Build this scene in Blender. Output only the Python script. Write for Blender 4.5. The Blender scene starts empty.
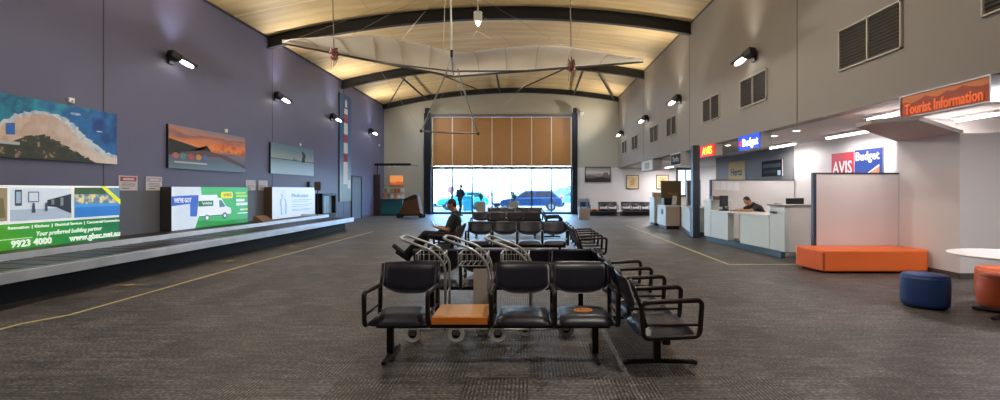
import bpy, math, random
from mathutils import Vector, Matrix, Euler
random.seed(7)
PI = math.pi
SC = bpy.context.scene
COL = SC.collection

# ------------------------------------------------------------------ materials
def s2l(c):
    return tuple(((v/255)/12.92 if v/255 <= .04045 else ((v/255+.055)/1.055)**2.4) for v in c)
_M = {}
def mat(c, rough=.6, metal=0., var=.12, scale=6., emit=0., spec=.5, bump=0.):
    key = (tuple(c), rough, metal, var, scale, emit, spec, bump)
    if key in _M: return _M[key]
    m = bpy.data.materials.new('m%d' % len(_M)); m.use_nodes = True
    nt = m.node_tree; b = nt.nodes['Principled BSDF']
    l = s2l(c)
    tc = nt.nodes.new('ShaderNodeTexCoord'); nz = nt.nodes.new('ShaderNodeTexNoise')
    nz.inputs['Scale'].default_value = scale; nz.inputs['Detail'].default_value = 3
    nt.links.new(tc.outputs['Object'], nz.inputs['Vector'])
    mx = nt.nodes.new('ShaderNodeMix'); mx.data_type = 'RGBA'
    mx.inputs['A'].default_value = tuple(v*(1-var) for v in l)+(1,)
    mx.inputs['B'].default_value = tuple(min(1, v*(1+var)) for v in l)+(1,)
    nt.links.new(nz.outputs['Fac'], mx.inputs['Factor'])
    nt.links.new(mx.outputs['Result'], b.inputs['Base Color'])
    b.inputs['Roughness'].default_value = rough; b.inputs['Metallic'].default_value = metal
    b.inputs['Specular IOR Level'].default_value = spec
    if emit:
        nt.links.new(mx.outputs['Result'], b.inputs['Emission Color']); b.inputs['Emission Strength'].default_value = emit
    if bump:
        bp = nt.nodes.new('ShaderNodeBump'); bp.inputs['Strength'].default_value = bump; bp.inputs['Distance'].default_value = .01
        n2 = nt.nodes.new('ShaderNodeTexNoise'); n2.inputs['Scale'].default_value = scale*8
        nt.links.new(tc.outputs['Object'], n2.inputs['Vector'])
        nt.links.new(n2.outputs['Fac'], bp.inputs['Height']); nt.links.new(bp.outputs['Normal'], b.inputs['Normal'])
    _M[key] = m
    return m

def math_node(nt, op, a, b=None):
    n = nt.nodes.new('ShaderNodeMath'); n.operation = op
    for i, v in enumerate((a, b)):
        if v is None: continue
        if isinstance(v, (int, float)): n.inputs[i].default_value = v
        else: nt.links.new(v, n.inputs[i])
    return n.outputs[0]

def carpet_mat():
    m = bpy.data.materials.new('carpet'); m.use_nodes = True; nt = m.node_tree; b = nt.nodes['Principled BSDF']
    tc = nt.nodes.new('ShaderNodeTexCoord'); sp = nt.nodes.new('ShaderNodeSeparateXYZ')
    nt.links.new(tc.outputs['Object'], sp.inputs[0])
    X, Y = sp.outputs[0], sp.outputs[1]
    tx = math_node(nt, 'FLOOR', math_node(nt, 'MULTIPLY', X, 2.)); ty = math_node(nt, 'FLOOR', math_node(nt, 'MULTIPLY', Y, 2.))
    cb = nt.nodes.new('ShaderNodeCombineXYZ'); nt.links.new(tx, cb.inputs[0]); nt.links.new(ty, cb.inputs[1])
    wn = nt.nodes.new('ShaderNodeTexWhiteNoise'); wn.noise_dimensions = '3D'; nt.links.new(cb.outputs[0], wn.inputs['Vector'])
    par = math_node(nt, 'ABSOLUTE', math_node(nt, 'MODULO', math_node(nt, 'ADD', tx, ty), 2.))
    # ribs along one axis on even tiles and along the other on odd ones
    def ribs(a, bb):
        c = nt.nodes.new('ShaderNodeCombineXYZ')
        nt.links.new(math_node(nt, 'MULTIPLY', a, 70.), c.inputs[0]); nt.links.new(math_node(nt, 'MULTIPLY', bb, 30.), c.inputs[1])
        n = nt.nodes.new('ShaderNodeTexNoise'); n.inputs['Scale'].default_value = 1.; n.inputs['Detail'].default_value = 1
        nt.links.new(c.outputs[0], n.inputs['Vector'])
        w = math_node(nt, 'SINE', math_node(nt, 'MULTIPLY', a, 2*PI/.030))
        return math_node(nt, 'ADD', math_node(nt, 'MULTIPLY', n.outputs['Fac'], .7), math_node(nt, 'MULTIPLY', math_node(nt, 'ADD', w, 1.), .10))
    mixr = nt.nodes.new('ShaderNodeMix'); nt.links.new(par, mixr.inputs[0])
    nt.links.new(ribs(X, Y), mixr.inputs[2]); nt.links.new(ribs(Y, X), mixr.inputs[3])
    nb = nt.nodes.new('ShaderNodeTexNoise'); nb.inputs['Scale'].default_value = .35; nt.links.new(tc.outputs['Object'], nb.inputs['Vector'])
    c2 = nt.nodes.new('ShaderNodeCombineXYZ'); nt.links.new(math_node(nt, 'MULTIPLY', X, 3.), c2.inputs[0]); nt.links.new(math_node(nt, 'MULTIPLY', Y, 13.), c2.inputs[1])
    n3 = nt.nodes.new('ShaderNodeTexNoise'); n3.inputs['Scale'].default_value = 1.; n3.inputs['Detail'].default_value = 3; nt.links.new(c2.outputs[0], n3.inputs['Vector'])
    s = math_node(nt, 'ADD', math_node(nt, 'MULTIPLY', mixr.outputs[0], 2.2), math_node(nt, 'MULTIPLY', wn.outputs['Value'], .16))
    s = math_node(nt, 'ADD', s, math_node(nt, 'MULTIPLY', par, .05))
    s = math_node(nt, 'ADD', s, math_node(nt, 'MULTIPLY', n3.outputs['Fac'], .9))
    s = math_node(nt, 'ADD', s, math_node(nt, 'MULTIPLY', nb.outputs['Fac'], .4))
    s = math_node(nt, 'SUBTRACT', s, 1.34)
    cr = nt.nodes.new('ShaderNodeValToRGB'); nt.links.new(s, cr.inputs[0])
    cr.color_ramp.elements[0].color = s2l((30, 29, 29))+(1,); cr.color_ramp.elements[0].position = .0
    cr.color_ramp.elements[1].color = s2l((150, 144, 141))+(1,); cr.color_ramp.elements[1].position = 1.
    e = cr.color_ramp.elements.new(.5); e.color = s2l((80, 76, 74))+(1,)
    nt.links.new(cr.outputs[0], b.inputs['Base Color']); b.inputs['Roughness'].default_value = .5
    b.inputs['Specular IOR Level'].default_value = .5
    bp = nt.nodes.new('ShaderNodeBump'); bp.inputs['Strength'].default_value = .5; bp.inputs['Distance'].default_value = .006
    nt.links.new(mixr.outputs[0], bp.inputs['Height']); nt.links.new(bp.outputs['Normal'], b.inputs['Normal'])
    return m

def ramp_mat(stops, axis=2, lo=0., hi=1., noise=.15, nscale=3., emit=0., rough=.5, stretch=(1, 1, 1)):
    """colour ramp along one object axis, warped by noise: printed pictures and panels"""
    m = bpy.data.materials.new('printed'); m.use_nodes = True; nt = m.node_tree; b = nt.nodes['Principled BSDF']
    tc = nt.nodes.new('ShaderNodeTexCoord'); sp = nt.nodes.new('ShaderNodeSeparateXYZ'); nt.links.new(tc.outputs['Object'], sp.inputs[0])
    mp = nt.nodes.new('ShaderNodeMapping'); mp.inputs['Scale'].default_value = stretch; nt.links.new(tc.outputs['Object'], mp.inputs[0])
    nz = nt.nodes.new('ShaderNodeTexNoise'); nz.inputs['Scale'].default_value = nscale; nz.inputs['Detail'].default_value = 6
    nt.links.new(mp.outputs[0], nz.inputs['Vector'])
    t = math_node(nt, 'DIVIDE', math_node(nt, 'SUBTRACT', sp.outputs[axis], lo), hi-lo)
    t = math_node(nt, 'ADD', t, math_node(nt, 'MULTIPLY', math_node(nt, 'SUBTRACT', nz.outputs['Fac'], .5), noise*2))
    cr = nt.nodes.new('ShaderNodeValToRGB'); nt.links.new(t, cr.inputs[0])
    el = cr.color_ramp.elements
    el[0].position, el[0].color = stops[0][0], s2l(stops[0][1])+(1,)
    el[1].position, el[1].color = stops[-1][0], s2l(stops[-1][1])+(1,)
    for p, c in stops[1:-1]:
        e = el.new(p); e.color = s2l(c)+(1,)
    nt.links.new(cr.outputs[0], b.inputs['Base Color']); b.inputs['Roughness'].default_value = rough
    if emit:
        nt.links.new(cr.outputs[0], b.inputs['Emission Color']); b.inputs['Emission Strength'].default_value = emit
    return m

def glass_mat(tint=(235, 245, 250), fac=.08):
    m = bpy.data.materials.new('glass'); m.use_nodes = True; nt = m.node_tree
    for n in list(nt.nodes): nt.nodes.remove(n)
    o = nt.nodes.new('ShaderNodeOutputMaterial'); t = nt.nodes.new('ShaderNodeBsdfTransparent'); g = nt.nodes.new('ShaderNodeBsdfGlossy')
    nz = nt.nodes.new('ShaderNodeTexNoise'); nz.inputs['Scale'].default_value = 2
    t.inputs[0].default_value = s2l(tint)+(1,); g.inputs['Roughness'].default_value = .02
    mx = nt.nodes.new('ShaderNodeMixShader')
    nt.links.new(math_node(nt, 'MULTIPLY', nz.outputs['Fac'], fac*2), mx.inputs[0])
    nt.links.new(t.outputs[0], mx.inputs[1]); nt.links.new(g.outputs[0], mx.inputs[2]); nt.links.new(mx.outputs[0], o.inputs[0])
    return m

# ------------------------------------------------------------------ mesh builder
class MB:
    def __init__(s): s.v, s.f, s.m = [], [], []
    def add(s, vs, fs, mi=0):
        o = len(s.v); s.v += [tuple(v) for v in vs]
        for f in fs: s.f.append([i+o for i in f]); s.m.append(mi)
        return s
    def box(s, x0, x1, y0, y1, z0, z1, mi=0, rz=0., c=None):
        vs = [(x, y, z) for z in (z0, z1) for y in (y0, y1) for x in (x0, x1)]
        if rz:
            c = c or ((x0+x1)/2, (y0+y1)/2); ca, sa = math.cos(rz), math.sin(rz)
            vs = [(c[0]+(x-c[0])*ca-(y-c[1])*sa, c[1]+(x-c[0])*sa+(y-c[1])*ca, z) for x, y, z in vs]
        return s.add(vs, [(0, 2, 3, 1), (4, 5, 7, 6), (0, 1, 5, 4), (2, 6, 7, 3), (0, 4, 6, 2), (1, 3, 7, 5)], mi)
    def prism(s, pts, z0, z1, mi=0, axis='z'):
        n = len(pts)
        def P(a, b, c): return (a, b, c) if axis == 'z' else ((a, c, b) if axis == 'y' else (c, a, b))
        vs = [P(a, b, z0) for a, b in pts]+[P(a, b, z1) for a, b in pts]
        fs = [tuple(reversed(range(n))), tuple(range(n, 2*n))]+[(i, (i+1) % n, n+(i+1) % n, n+i) for i in range(n)]
        return s.add(vs, fs, mi)
    def poly(s, pts, mi=0): return s.add(pts, [tuple(range(len(pts)))], mi)
    def tube(s, pts, r, n=8, mi=0, closed=False, cap=True):
        P = [Vector(p) for p in pts]; k = len(P)
        R = r if isinstance(r, (list, tuple)) else [r]*k
        T = []
        for i in range(k):
            a = P[(i-1) % k] if closed or i > 0 else P[i]; b = P[(i+1) % k] if closed or i < k-1 else P[i]
            t = (b-a); T.append(t.normalized() if t.length > 1e-9 else Vector((0, 0, 1)))
        u = T[0].orthogonal().normalized(); o = len(s.v)
        for i in range(k):
            u = (u-T[i]*u.dot(T[i])); u = u.normalized() if u.length > 1e-6 else T[i].orthogonal().normalized()
            w = T[i].cross(u)
            for j in range(n):
                a = 2*PI*j/n; s.v.append(tuple(P[i]+(u*math.cos(a)+w*math.sin(a))*R[i]))
        for i in range(k if closed else k-1):
            for j in range(n):
                i2 = (i+1) % k
                s.f.append([o+i*n+j, o+i*n+(j+1) % n, o+i2*n+(j+1) % n, o+i2*n+j]); s.m.append(mi)
        if cap and not closed:
            s.f.append([o+j for j in reversed(range(n))]); s.m.append(mi)
            s.f.append([o+(k-1)*n+j for j in range(n)]); s.m.append(mi)
        return s
    def ball(s, c, r, n=12, mi=0, rot=None):
        rx, ry, rz = r if isinstance(r, (tuple, list)) else (r, r, r)
        vs = []; m = max(6, n//2+2)
        for i in range(1, m):
            th = PI*i/m
            for j in range(n):
                a = 2*PI*j/n; vs.append(Vector((rx*math.sin(th)*math.cos(a), ry*math.sin(th)*math.sin(a), rz*math.cos(th))))
        vs += [Vector((0, 0, rz)), Vector((0, 0, -rz))]
        if rot is not None: vs = [rot @ v for v in vs]
        C = Vector(c); fs = []
        for i in range(m-2):
            for j in range(n): fs.append((i*n+j, (i+1)*n+j, (i+1)*n+(j+1) % n, i*n+(j+1) % n))
        top, bot = (m-1)*n, (m-1)*n+1
        for j in range(n):
            fs.append((top, j, (j+1) % n)); fs.append((bot, (m-2)*n+(j+1) % n, (m-2)*n+j))
        return s.add([C+v for v in vs], fs, mi)
    def limb(s, a, b, ra, rb, n=14):
        a, b = Vector(a), Vector(b)
        s.tube([a, a.lerp(b, .35), a.lerp(b, .7), b], [ra, ra*.62+rb*.38+.004, ra*.3+rb*.7+.002, rb], n)
        s.ball(a, ra, n); s.ball(b, rb, n); return s
    def lathe(s, prof, c=(0, 0, 0), n=28, mi=0, sx=1., sy=1.):
        o = len(s.v); k = len(prof)
        for r, z in prof:
            for j in range(n):
                a = 2*PI*j/n; s.v.append((c[0]+r*sx*math.cos(a), c[1]+r*sy*math.sin(a), c[2]+z))
        for i in range(k-1):
            for j in range(n):
                s.f.append([o+i*n+j, o+i*n+(j+1) % n, o+(i+1)*n+(j+1) % n, o+(i+1)*n+j]); s.m.append(mi)
        s.f.append([o+j for j in reversed(range(n))]); s.m.append(mi)
        s.f.append([o+(k-1)*n+j for j in range(n)]); s.m.append(mi)
        return s
    def build(s, name, mats, parent=None, bevel=0., smooth=False, seg=2, loc=None, rz=0.):
        me = bpy.data.meshes.new(name); me.from_pydata(s.v, [], s.f)
        if not isinstance(mats, (list, tuple)): mats = [mats]
        for m in mats: me.materials.append(m)
        for p, mi in zip(me.polygons, s.m):
            p.material_index = mi; p.use_smooth = smooth
        me.update()
        o = bpy.data.objects.new(name, me); COL.objects.link(o)
        if parent: o.parent = parent
        if loc is not None: o.location = loc
        o.rotation_euler.z = rz
        if bevel:
            b = o.modifiers.new('b', 'BEVEL'); b.width = bevel; b.segments = seg; b.limit_method = 'ANGLE'; b.angle_limit = .7
        return o

def fillet(pts, r=.04, n=4, closed=False):
    P = [Vector(p) for p in pts]; out = []; k = len(P)
    for i in range(k):
        if not closed and i in (0, k-1): out.append(P[i]); continue
        a, b, c = P[(i-1) % k], P[i], P[(i+1) % k]
        rr = min(r, (a-b).length*.45, (c-b).length*.45)
        p, q = b+(a-b).normalized()*rr, b+(c-b).normalized()*rr
        for j in range(n+1):
            t = j/n; out.append(p.lerp(b, t).lerp(b.lerp(q, t), t))
    return out

def empty(name, loc=(0, 0, 0), rz=0.):
    o = bpy.data.objects.new(name, None); COL.objects.link(o); o.location = loc; o.rotation_euler.z = rz
    o.empty_display_size = .1
    return o
def tag(o, label=None, cat=None, group=None, kind=None):
    if label: o['label'] = label
    if cat: o['category'] = cat
    if group: o['group'] = group
    if kind: o['kind'] = kind
    return o
def thing(name, label, cat, loc=(0, 0, 0), rz=0., group=None):
    return tag(empty(name, loc, rz), label, cat, group)
def struct(name, mb, m, bevel=0., smooth=False):
    return tag(mb.build(name, m, bevel=bevel, smooth=smooth), kind='structure')
CH = {}
def copy_tree(o, parent=None, loc=None, rz=None):
    c = o.copy(); COL.objects.link(c); c.parent = parent
    if loc is not None: c.location = loc
    if rz is not None: c.rotation_euler.z = rz
    for ch in list(o.children): copy_tree(ch, c)
    return c

def text(body, size, loc, m, parent=None, rz=0., name='lettering', width=None, bold=.0, shear=0., align='CENTER', ry=0.):
    cu = bpy.data.curves.new(name, 'FONT'); cu.body = body; cu.size = size; cu.extrude = .004; cu.offset = bold
    cu.align_x = align; cu.align_y = 'CENTER'; cu.shear = shear; cu.resolution_u = 2
    t = bpy.data.objects.new('tmp', cu); COL.objects.link(t)
    dg = bpy.context.evaluated_depsgraph_get(); dg.update()
    me = bpy.data.meshes.new_from_object(t.evaluated_get(dg)); bpy.data.objects.remove(t); bpy.data.curves.remove(cu)
    xs = [v.co.x for v in me.vertices]
    k = width/(max(xs)-min(xs)) if width else 1.
    R = Matrix.Rotation(PI/2, 4, 'X') @ Matrix.Diagonal((k, 1, 1, 1)); me.transform(R)
    if ry: me.transform(Matrix.Rotation(ry, 4, 'Y'))
    me.materials.clear(); me.materials.append(m)
    o = bpy.data.objects.new(name, me); COL.objects.link(o); o.location = loc; o.rotation_euler.z = rz
    if parent: o.parent = parent
    return o

def remeshed(mb, name, mats, parent, voxel, smooth_it=4):
    t = mb.build('tmp', mats)
    r = t.modifiers.new('r', 'REMESH'); r.mode = 'VOXEL'; r.voxel_size = voxel; r.use_smooth_shade = True
    sm = t.modifiers.new('s', 'SMOOTH'); sm.iterations = smooth_it; sm.factor = .5
    dg = bpy.context.evaluated_depsgraph_get(); dg.update()
    me = bpy.data.meshes.new_from_object(t.evaluated_get(dg)); bpy.data.objects.remove(t)
    me.materials.clear(); me.materials.append(mats)
    for p in me.polygons: p.use_smooth = True
    o = bpy.data.objects.new(name, me); COL.objects.link(o); o.parent = parent
    return o

def rotz(a): return {'cam': 0., 'east': PI/2, 'west': -PI/2}[a]
# a flat printed board.  Local: x to the viewer's right, z up, front towards -y, origin at the centre of its back.
def board(name, label, cat, loc, face, w, h, t, layers, edge, part='printed_panel', group=None, border=0., bmat=None):
    th = thing(name, label, cat, loc, rotz(face), group)
    MB().box(-w/2, w/2, -t, 0, -h/2, h/2).build('backing_board', edge, th, bevel=min(.006, t/4))
    mb = MB(); mats = []; y = -t-.003
    for shp, m in layers:
        if m not in mats: mats.append(m)
        pts = [((u-.5)*w, y, (v-.5)*h) for u, v in shp]
        mb.poly(pts, mats.index(m)); y -= .0025
    mb.build(part, mats, th)
    if border:
        b = MB()
        for x0, x1, z0, z1 in ((-w/2, w/2, h/2-border, h/2), (-w/2, w/2, -h/2, -h/2+border), (-w/2, -w/2+border, -h/2+border, h/2-border), (w/2-border, w/2, -h/2+border, h/2-border)):
            b.box(x0, x1, y-.012, 0, z0, z1)
        b.build('frame', bmat, th)
    return th, y
def R(u0, v0, u1, v1): return [(u0, v0), (u1, v0), (u1, v1), (u0, v1)]
def E(cu, cv, ru, rv, n=20): return [(cu+ru*math.cos(2*PI*i/n), cv+rv*math.sin(2*PI*i/n)) for i in range(n)]

# common materials
BLACKM = mat((28, 29, 32), .45, .3)
STEELD = mat((44, 46, 52), .5, .4)
CHROME = mat((186, 186, 184), .35, .7, .05)
STEEL = mat((190, 194, 200), .3, 1., .1, 4)
WHITE = mat((232, 228, 226), .6, 0, .03)
VINYL = mat((23, 24, 38), .36, 0, .2, 9)
RUBBER = mat((25, 25, 26), .8)
ORANGE_WOOD = mat((222, 150, 84), .4, 0, .15, 12)

# ================================================================== SHELL
XL, XR, YB, YF = -9.0, 5.625, 31.25, -5.0
ZL, ZR, BULGE = 6.8, 7.28, .78
SOF = 2.90
def ceil_z(x):
    t = (x-XL)/(XR-XL); return ZL+(ZR-ZL)*t+4*BULGE*t*(1-t)

struct('floor', MB().box(-9.4, 11, YF-.3, YB+.2, -.15, 0), carpet_mat())

m_left = mat((94, 93, 119), .5, 0, .05, 1.2)
m_taupe = mat((142, 134, 124), .6, 0, .05, 1.2)
m_cream = mat((176, 170, 154), .6, 0, .05, 1.2)
m_white = mat((214, 209, 208), .6, 0, .03, 1.5)
struct('wall_left', MB().box(XL-.3, XL, YF-.3, YB+.3, 0, 8.2), m_left)
struct('wall_left_dado', MB().box(XL, XL+.012, YF, 19.3, 0, 1.5), mat((92, 94, 100), .5, 0, .05, 1.2))
struct('wall_front', MB().box(XL-.3, 11, YF-.3, YF, 0, 8.4), m_taupe)
GX0, GX1, GZ = -5.94, 2.69, 6.06
b = MB(); b.box(XL, GX0, YB, YB+.3, 0, 8.3); b.box(GX1, 11, YB, YB+.3, 0, SOF); b.box(GX1, XR+.3, YB, YB+.3, SOF, 8.3); b.box(GX0, GX1, YB, YB+.3, GZ, 8.3)
struct('wall_back', b, m_cream)
struct('wall_lower_back', MB().box(GX1+.35, 9.25, YB-.04, YB, 0, SOF), m_white)
struct('wall_right', MB().box(XR, XR+.3, YF, YB, SOF, 8.4), m_taupe)
# lower, right-hand zone under the bulkhead
struct('ceiling_lower', MB().box(XR+.3, 11, YF, YB, SOF, SOF+.15), mat((205, 198, 192), .7, 0, .04))
m_grey = mat((128, 126, 126), .6, 0, .04, 1.5)
struct('wall_counter_side', MB().box(8.3, 8.5, 9.9, 22, 0, SOF), m_white)
struct('wall_counter_rear', MB().box(8.265, 8.3, 15.6, 22, 0, SOF), m_grey)
struct('wall_return', MB().box(8.5, 11, 21.8, 22, 0, SOF), m_white)
struct('wall_far_side', MB().box(10.6, 11, 22, YB, 0, SOF), m_white)
struct('wall_lower_right', MB().box(10.8, 11, YF, 22, 0, SOF), m_white)
# boxed-in room beside the orange bench
b = MB(); b.prism([(7.27, 9.85), (7.27, 8.42), (11, 8.42), (11, 9.85)], 0, 2.46)
struct('wall_alcove', b, m_white)
struct('wall_alcove_upper', MB().box(7.3, 10.8, 9.85, 9.9, 2.46, SOF), m_white)
struct('ceiling_canopy', MB().prism([(7.27, 9.86), (5.05, 7.7), (4.95, 7.2), (5.35, 6.85), (7.27, 8.42), (7.4, 8.5), (7.4, 9.86)], 2.46, 2.52), mat((176, 168, 168), .7, 0, .03))
m_base = mat((78, 70, 68), .5, 0, .1)
struct('baseboard_alcove', MB().box(7.255, 7.27, 8.40, 9.85, 0, .10).box(7.255, 11, 8.405, 8.42, 0, .10), m_base)
struct('baseboard_left', MB().box(XL, XL+.02, 19.5, 25.4, 0, .12).box(XL, XL+.02, 26.95, YB, 0, .12), m_base)
struct('baseboard_back', MB().box(XL, GX0-.45, YB-.02, YB, 0, .12).box(GX1+.4, 9.25, YB-.06, YB-.04, 0, .12), m_base)

# curved plywood ceiling
N = 40; b = MB()
vs = []; 
for i in range(N+1):
    x = XL-.2+(XR-XL+.5)*i/N; z = ceil_z(x)
    vs += [(x, YF, z), (x, YB+.2, z), (x, YF, z+.12), (x, YB+.2, z+.12)]
fs = []
for i in range(N):
    a, c = 4*i, 4*i+4
    fs += [(a, a+1, c+1, c), (a+2, c+2, c+3, a+3), (a, c, c+2, a+2), (a+1, a+3, c+3, c+1)]
b.add(vs, fs)
m = bpy.data.materials.new('plywood'); m.use_nodes = True; nt = m.node_tree; p = nt.nodes['Principled BSDF']
tc = nt.nodes.new('ShaderNodeTexCoord'); mp = nt.nodes.new('ShaderNodeMapping'); mp.inputs['Scale'].default_value = (.25, 2.2, 1)
nt.links.new(tc.outputs['Object'], mp.inputs[0]); nz = nt.nodes.new('ShaderNodeTexNoise'); nz.inputs['Scale'].default_value = 1.6; nz.inputs['Detail'].default_value = 5
nt.links.new(mp.outputs[0], nz.inputs['Vector']); cr = nt.nodes.new('ShaderNodeValToRGB'); nt.links.new(nz.outputs['Fac'], cr.inputs[0])
cr.color_ramp.elements[0].position = .3; cr.color_ramp.elements[0].color = s2l((196, 164, 112))+(1,)
cr.color_ramp.elements[1].position = .7; cr.color_ramp.elements[1].color = s2l((222, 194, 144))+(1,)
nt.links.new(cr.outputs[0], p.inputs['Base Color']); p.inputs['Roughness'].default_value = .55
struct('ceiling', b, m, smooth=False)
# battens covering the joints between the ceiling sheets
def arc_strip(y0, y1, drop, h, x0=XL, x1=XR, n=36):
    b = MB(); vs = []
    for i in range(n+1):
        x = x0+(x1-x0)*i/n; z = ceil_z(x)-drop
        vs += [(x, y0, z), (x, y1, z), (x, y0, z-h), (x, y1, z-h)]
    fs = [(0, 2, 3, 1), (4*n, 4*n+1, 4*n+3, 4*n+2)]
    for i in range(n):
        a, c = 4*i, 4*i+4
        fs += [(a, a+1, c+1, c), (a+2, c+2, c+3, a+3), (a, c, c+2, a+2), (a+1, a+3, c+3, c+1)]
    b.add(vs, fs); return b
k = 1
for y in (15.3, 20.7, 27.7):
    struct('trim_%d' % k, arc_strip(y-.02, y+.02, 0, .012), mat((232, 214, 178), .5)); k += 1
for x in (-5.3, -1.7, 2.0):
    struct('trim_%d' % k, MB().box(x-.012, x+.012, YF, YB, ceil_z(x)-.008, ceil_z(x)+.02), mat((196, 170, 124), .5)); k += 1
# joints in the wall linings
for y in (10.6, 17.6, 24.4):
    struct('trim_%d' % k, MB().box(XL, XL+.006, y-.012, y+.012, 0, 6.85), mat((64, 60, 70), .6)); k += 1
for y in (10.45, 17.4, 24.3):
    struct('trim_%d' % k, MB().box(XR-.006, XR, y-.012, y+.012, SOF, 7.3), mat((92, 86, 78), .6)); k += 1
struct('trim_%d' % k, MB().box(XL, XL+.03, YF, YB, ZL-.06, ZL+.04), mat((52, 48, 54), .6)); k += 1
struct('trim_%d' % k, MB().box(XR-.03, XR, YF, YB, ZR-.05, ZR+.05), mat((92, 84, 72), .6)); k += 1

# arched roof beams: web with flanges
MBEAM = mat((40, 40, 42), .5, .3)
def roof_beam(y, lab, h=.36, dr=.03):
    t = thing('roof_beam', lab, 'roof beam', (0, 0, 0))
    arc_strip(y-.02, y+.02, dr, h).build('web', MBEAM, t)
    arc_strip(y-.1, y+.1, dr+h-.01, .03).build('bottom_flange', MBEAM, t)
    arc_strip(y-.1, y+.1, dr-.015, .03).build('top_flange', MBEAM, t)
roof_beam(17.3, 'black arched steel roof beam in front of the hanging lamp, nearest of three', .37)
roof_beam(24.2, 'black arched steel roof beam partly hidden behind the hang glider wing', .36)
roof_beam(31.05, 'black arched steel roof beam along the top of the far wall', .26, .02)
# bracing between the two far beams
def brace(x0, x1, w, lab, name='roof_brace'):
    a = Vector((x0, 24.32, ceil_z(x0)-.30)); c = Vector((x1, 30.92, ceil_z(x1)-.22))
    o = MB().tube([a, c], w, 6).build(name, MBEAM); tag(o, lab, 'roof brace')
brace(-5.9, -8.7, .035, 'thin black steel brace running to the far corner over the dark painted wall')
brace(-6.25, -6.3, .05, 'dark steel purlin brace on the dark painted wall side, near its thin diagonal brace')
brace(-4.7, -2.7, .035, 'long shallow black brace behind the glider wing, over the window door')
brace(-1.6, -1.75, .06, 'short thick steel strut above the middle of the window door')
brace(1.9, -.8, .04, 'black diagonal brace under the glider wing half nearest the counters')
brace(2.7, 2.85, .055, 'dark steel strut just below the red rope knot on the taupe wall side')
brace(3.35, 5.3, .05, 'black diagonal brace running to the far corner of the taupe wall')

# ================================================================== WINDOW DOOR IN THE BACK WALL
t = thing('hangar_door', 'large hangar style door, orange timber panels above and seven tall panes below', 'door', (0, YB, 0))
pw = (GX1-GX0)/7
tan = mat((164, 112, 56), .5, 0, .12, 1.5)
alu = mat((214, 198, 170), .45, .3)
glass = glass_mat()
for i in range(7):
    x0 = GX0+i*pw
    MB().box(x0+.03, x0+pw-.03, -.10, -.06, 2.98, 6.03).build('timber_panel', tan, t)
    MB().box(x0+.02, x0+pw-.02, -.085, -.075, .12, 2.88).build('glass_pane', glass, t)
for i in range(8):
    x = GX0+i*pw
    MB().box(x-.03, x+.03, -.13, -.04, 2.95, 6.06).build('panel_divider', alu, t)
    MB().box(x-.045, x+.045, -.13, -.03, .0, 2.9).build('mullion', mat((50, 58, 70), .5, .3), t)
MB().box(GX0, GX1, -.16, -.02, 2.79, 2.96).build('mid_rail', mat((66, 58, 52), .5, .3), t)
MB().box(GX0-.1, GX1+.1, -.2, 0, 6.05, 6.2).build('top_rail', mat((112, 98, 80), .5), t)
MB().box(GX0, GX1, -.14, -.02, 0, .13).build('bottom_rail', mat((70, 78, 88), .5, .3), t)
for (xa, xb, lab) in ((-6.42, -6.0, 'tall black steel post on the brown covered cart side of the window door'), (2.72, 3.05, 'tall black steel post of the window door nearest the far wall benches')):
    t = thing('door_post', lab, 'post', ((xa+xb)/2, YB-.3, 0))
    w = (xb-xa)/2
    MB().box(-w, w, -.12, .12, .02, 6.25).build('post', mat((24, 28, 36), .4, .4), t, bevel=.01)
    MB().box(-w-.06, w+.06, -.16, .16, 0, .02).build('foot_plate', BLACKM, t)
    MB().box(-w*.6, w*.6, -.2, .1, 6.25, 6.55).build('head_bracket', BLACKM, t, bevel=.01)
    MB().tube([(-.12, -.2, 6.4), (.12, -.2, 6.4)], .09, 12).build('pulley', STEELD, t)
t = thing('security_camera', 'small white camera on the far wall beside the tall post top', 'camera', (3.35, YB, 6.2))
MB().box(-.06, .06, -.06, 0, -.06, .06).build('mount', WHITE, t); MB().box(-.1, .12, -.34, -.06, -.02, .12).build('housing', WHITE, t, bevel=.01)

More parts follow.
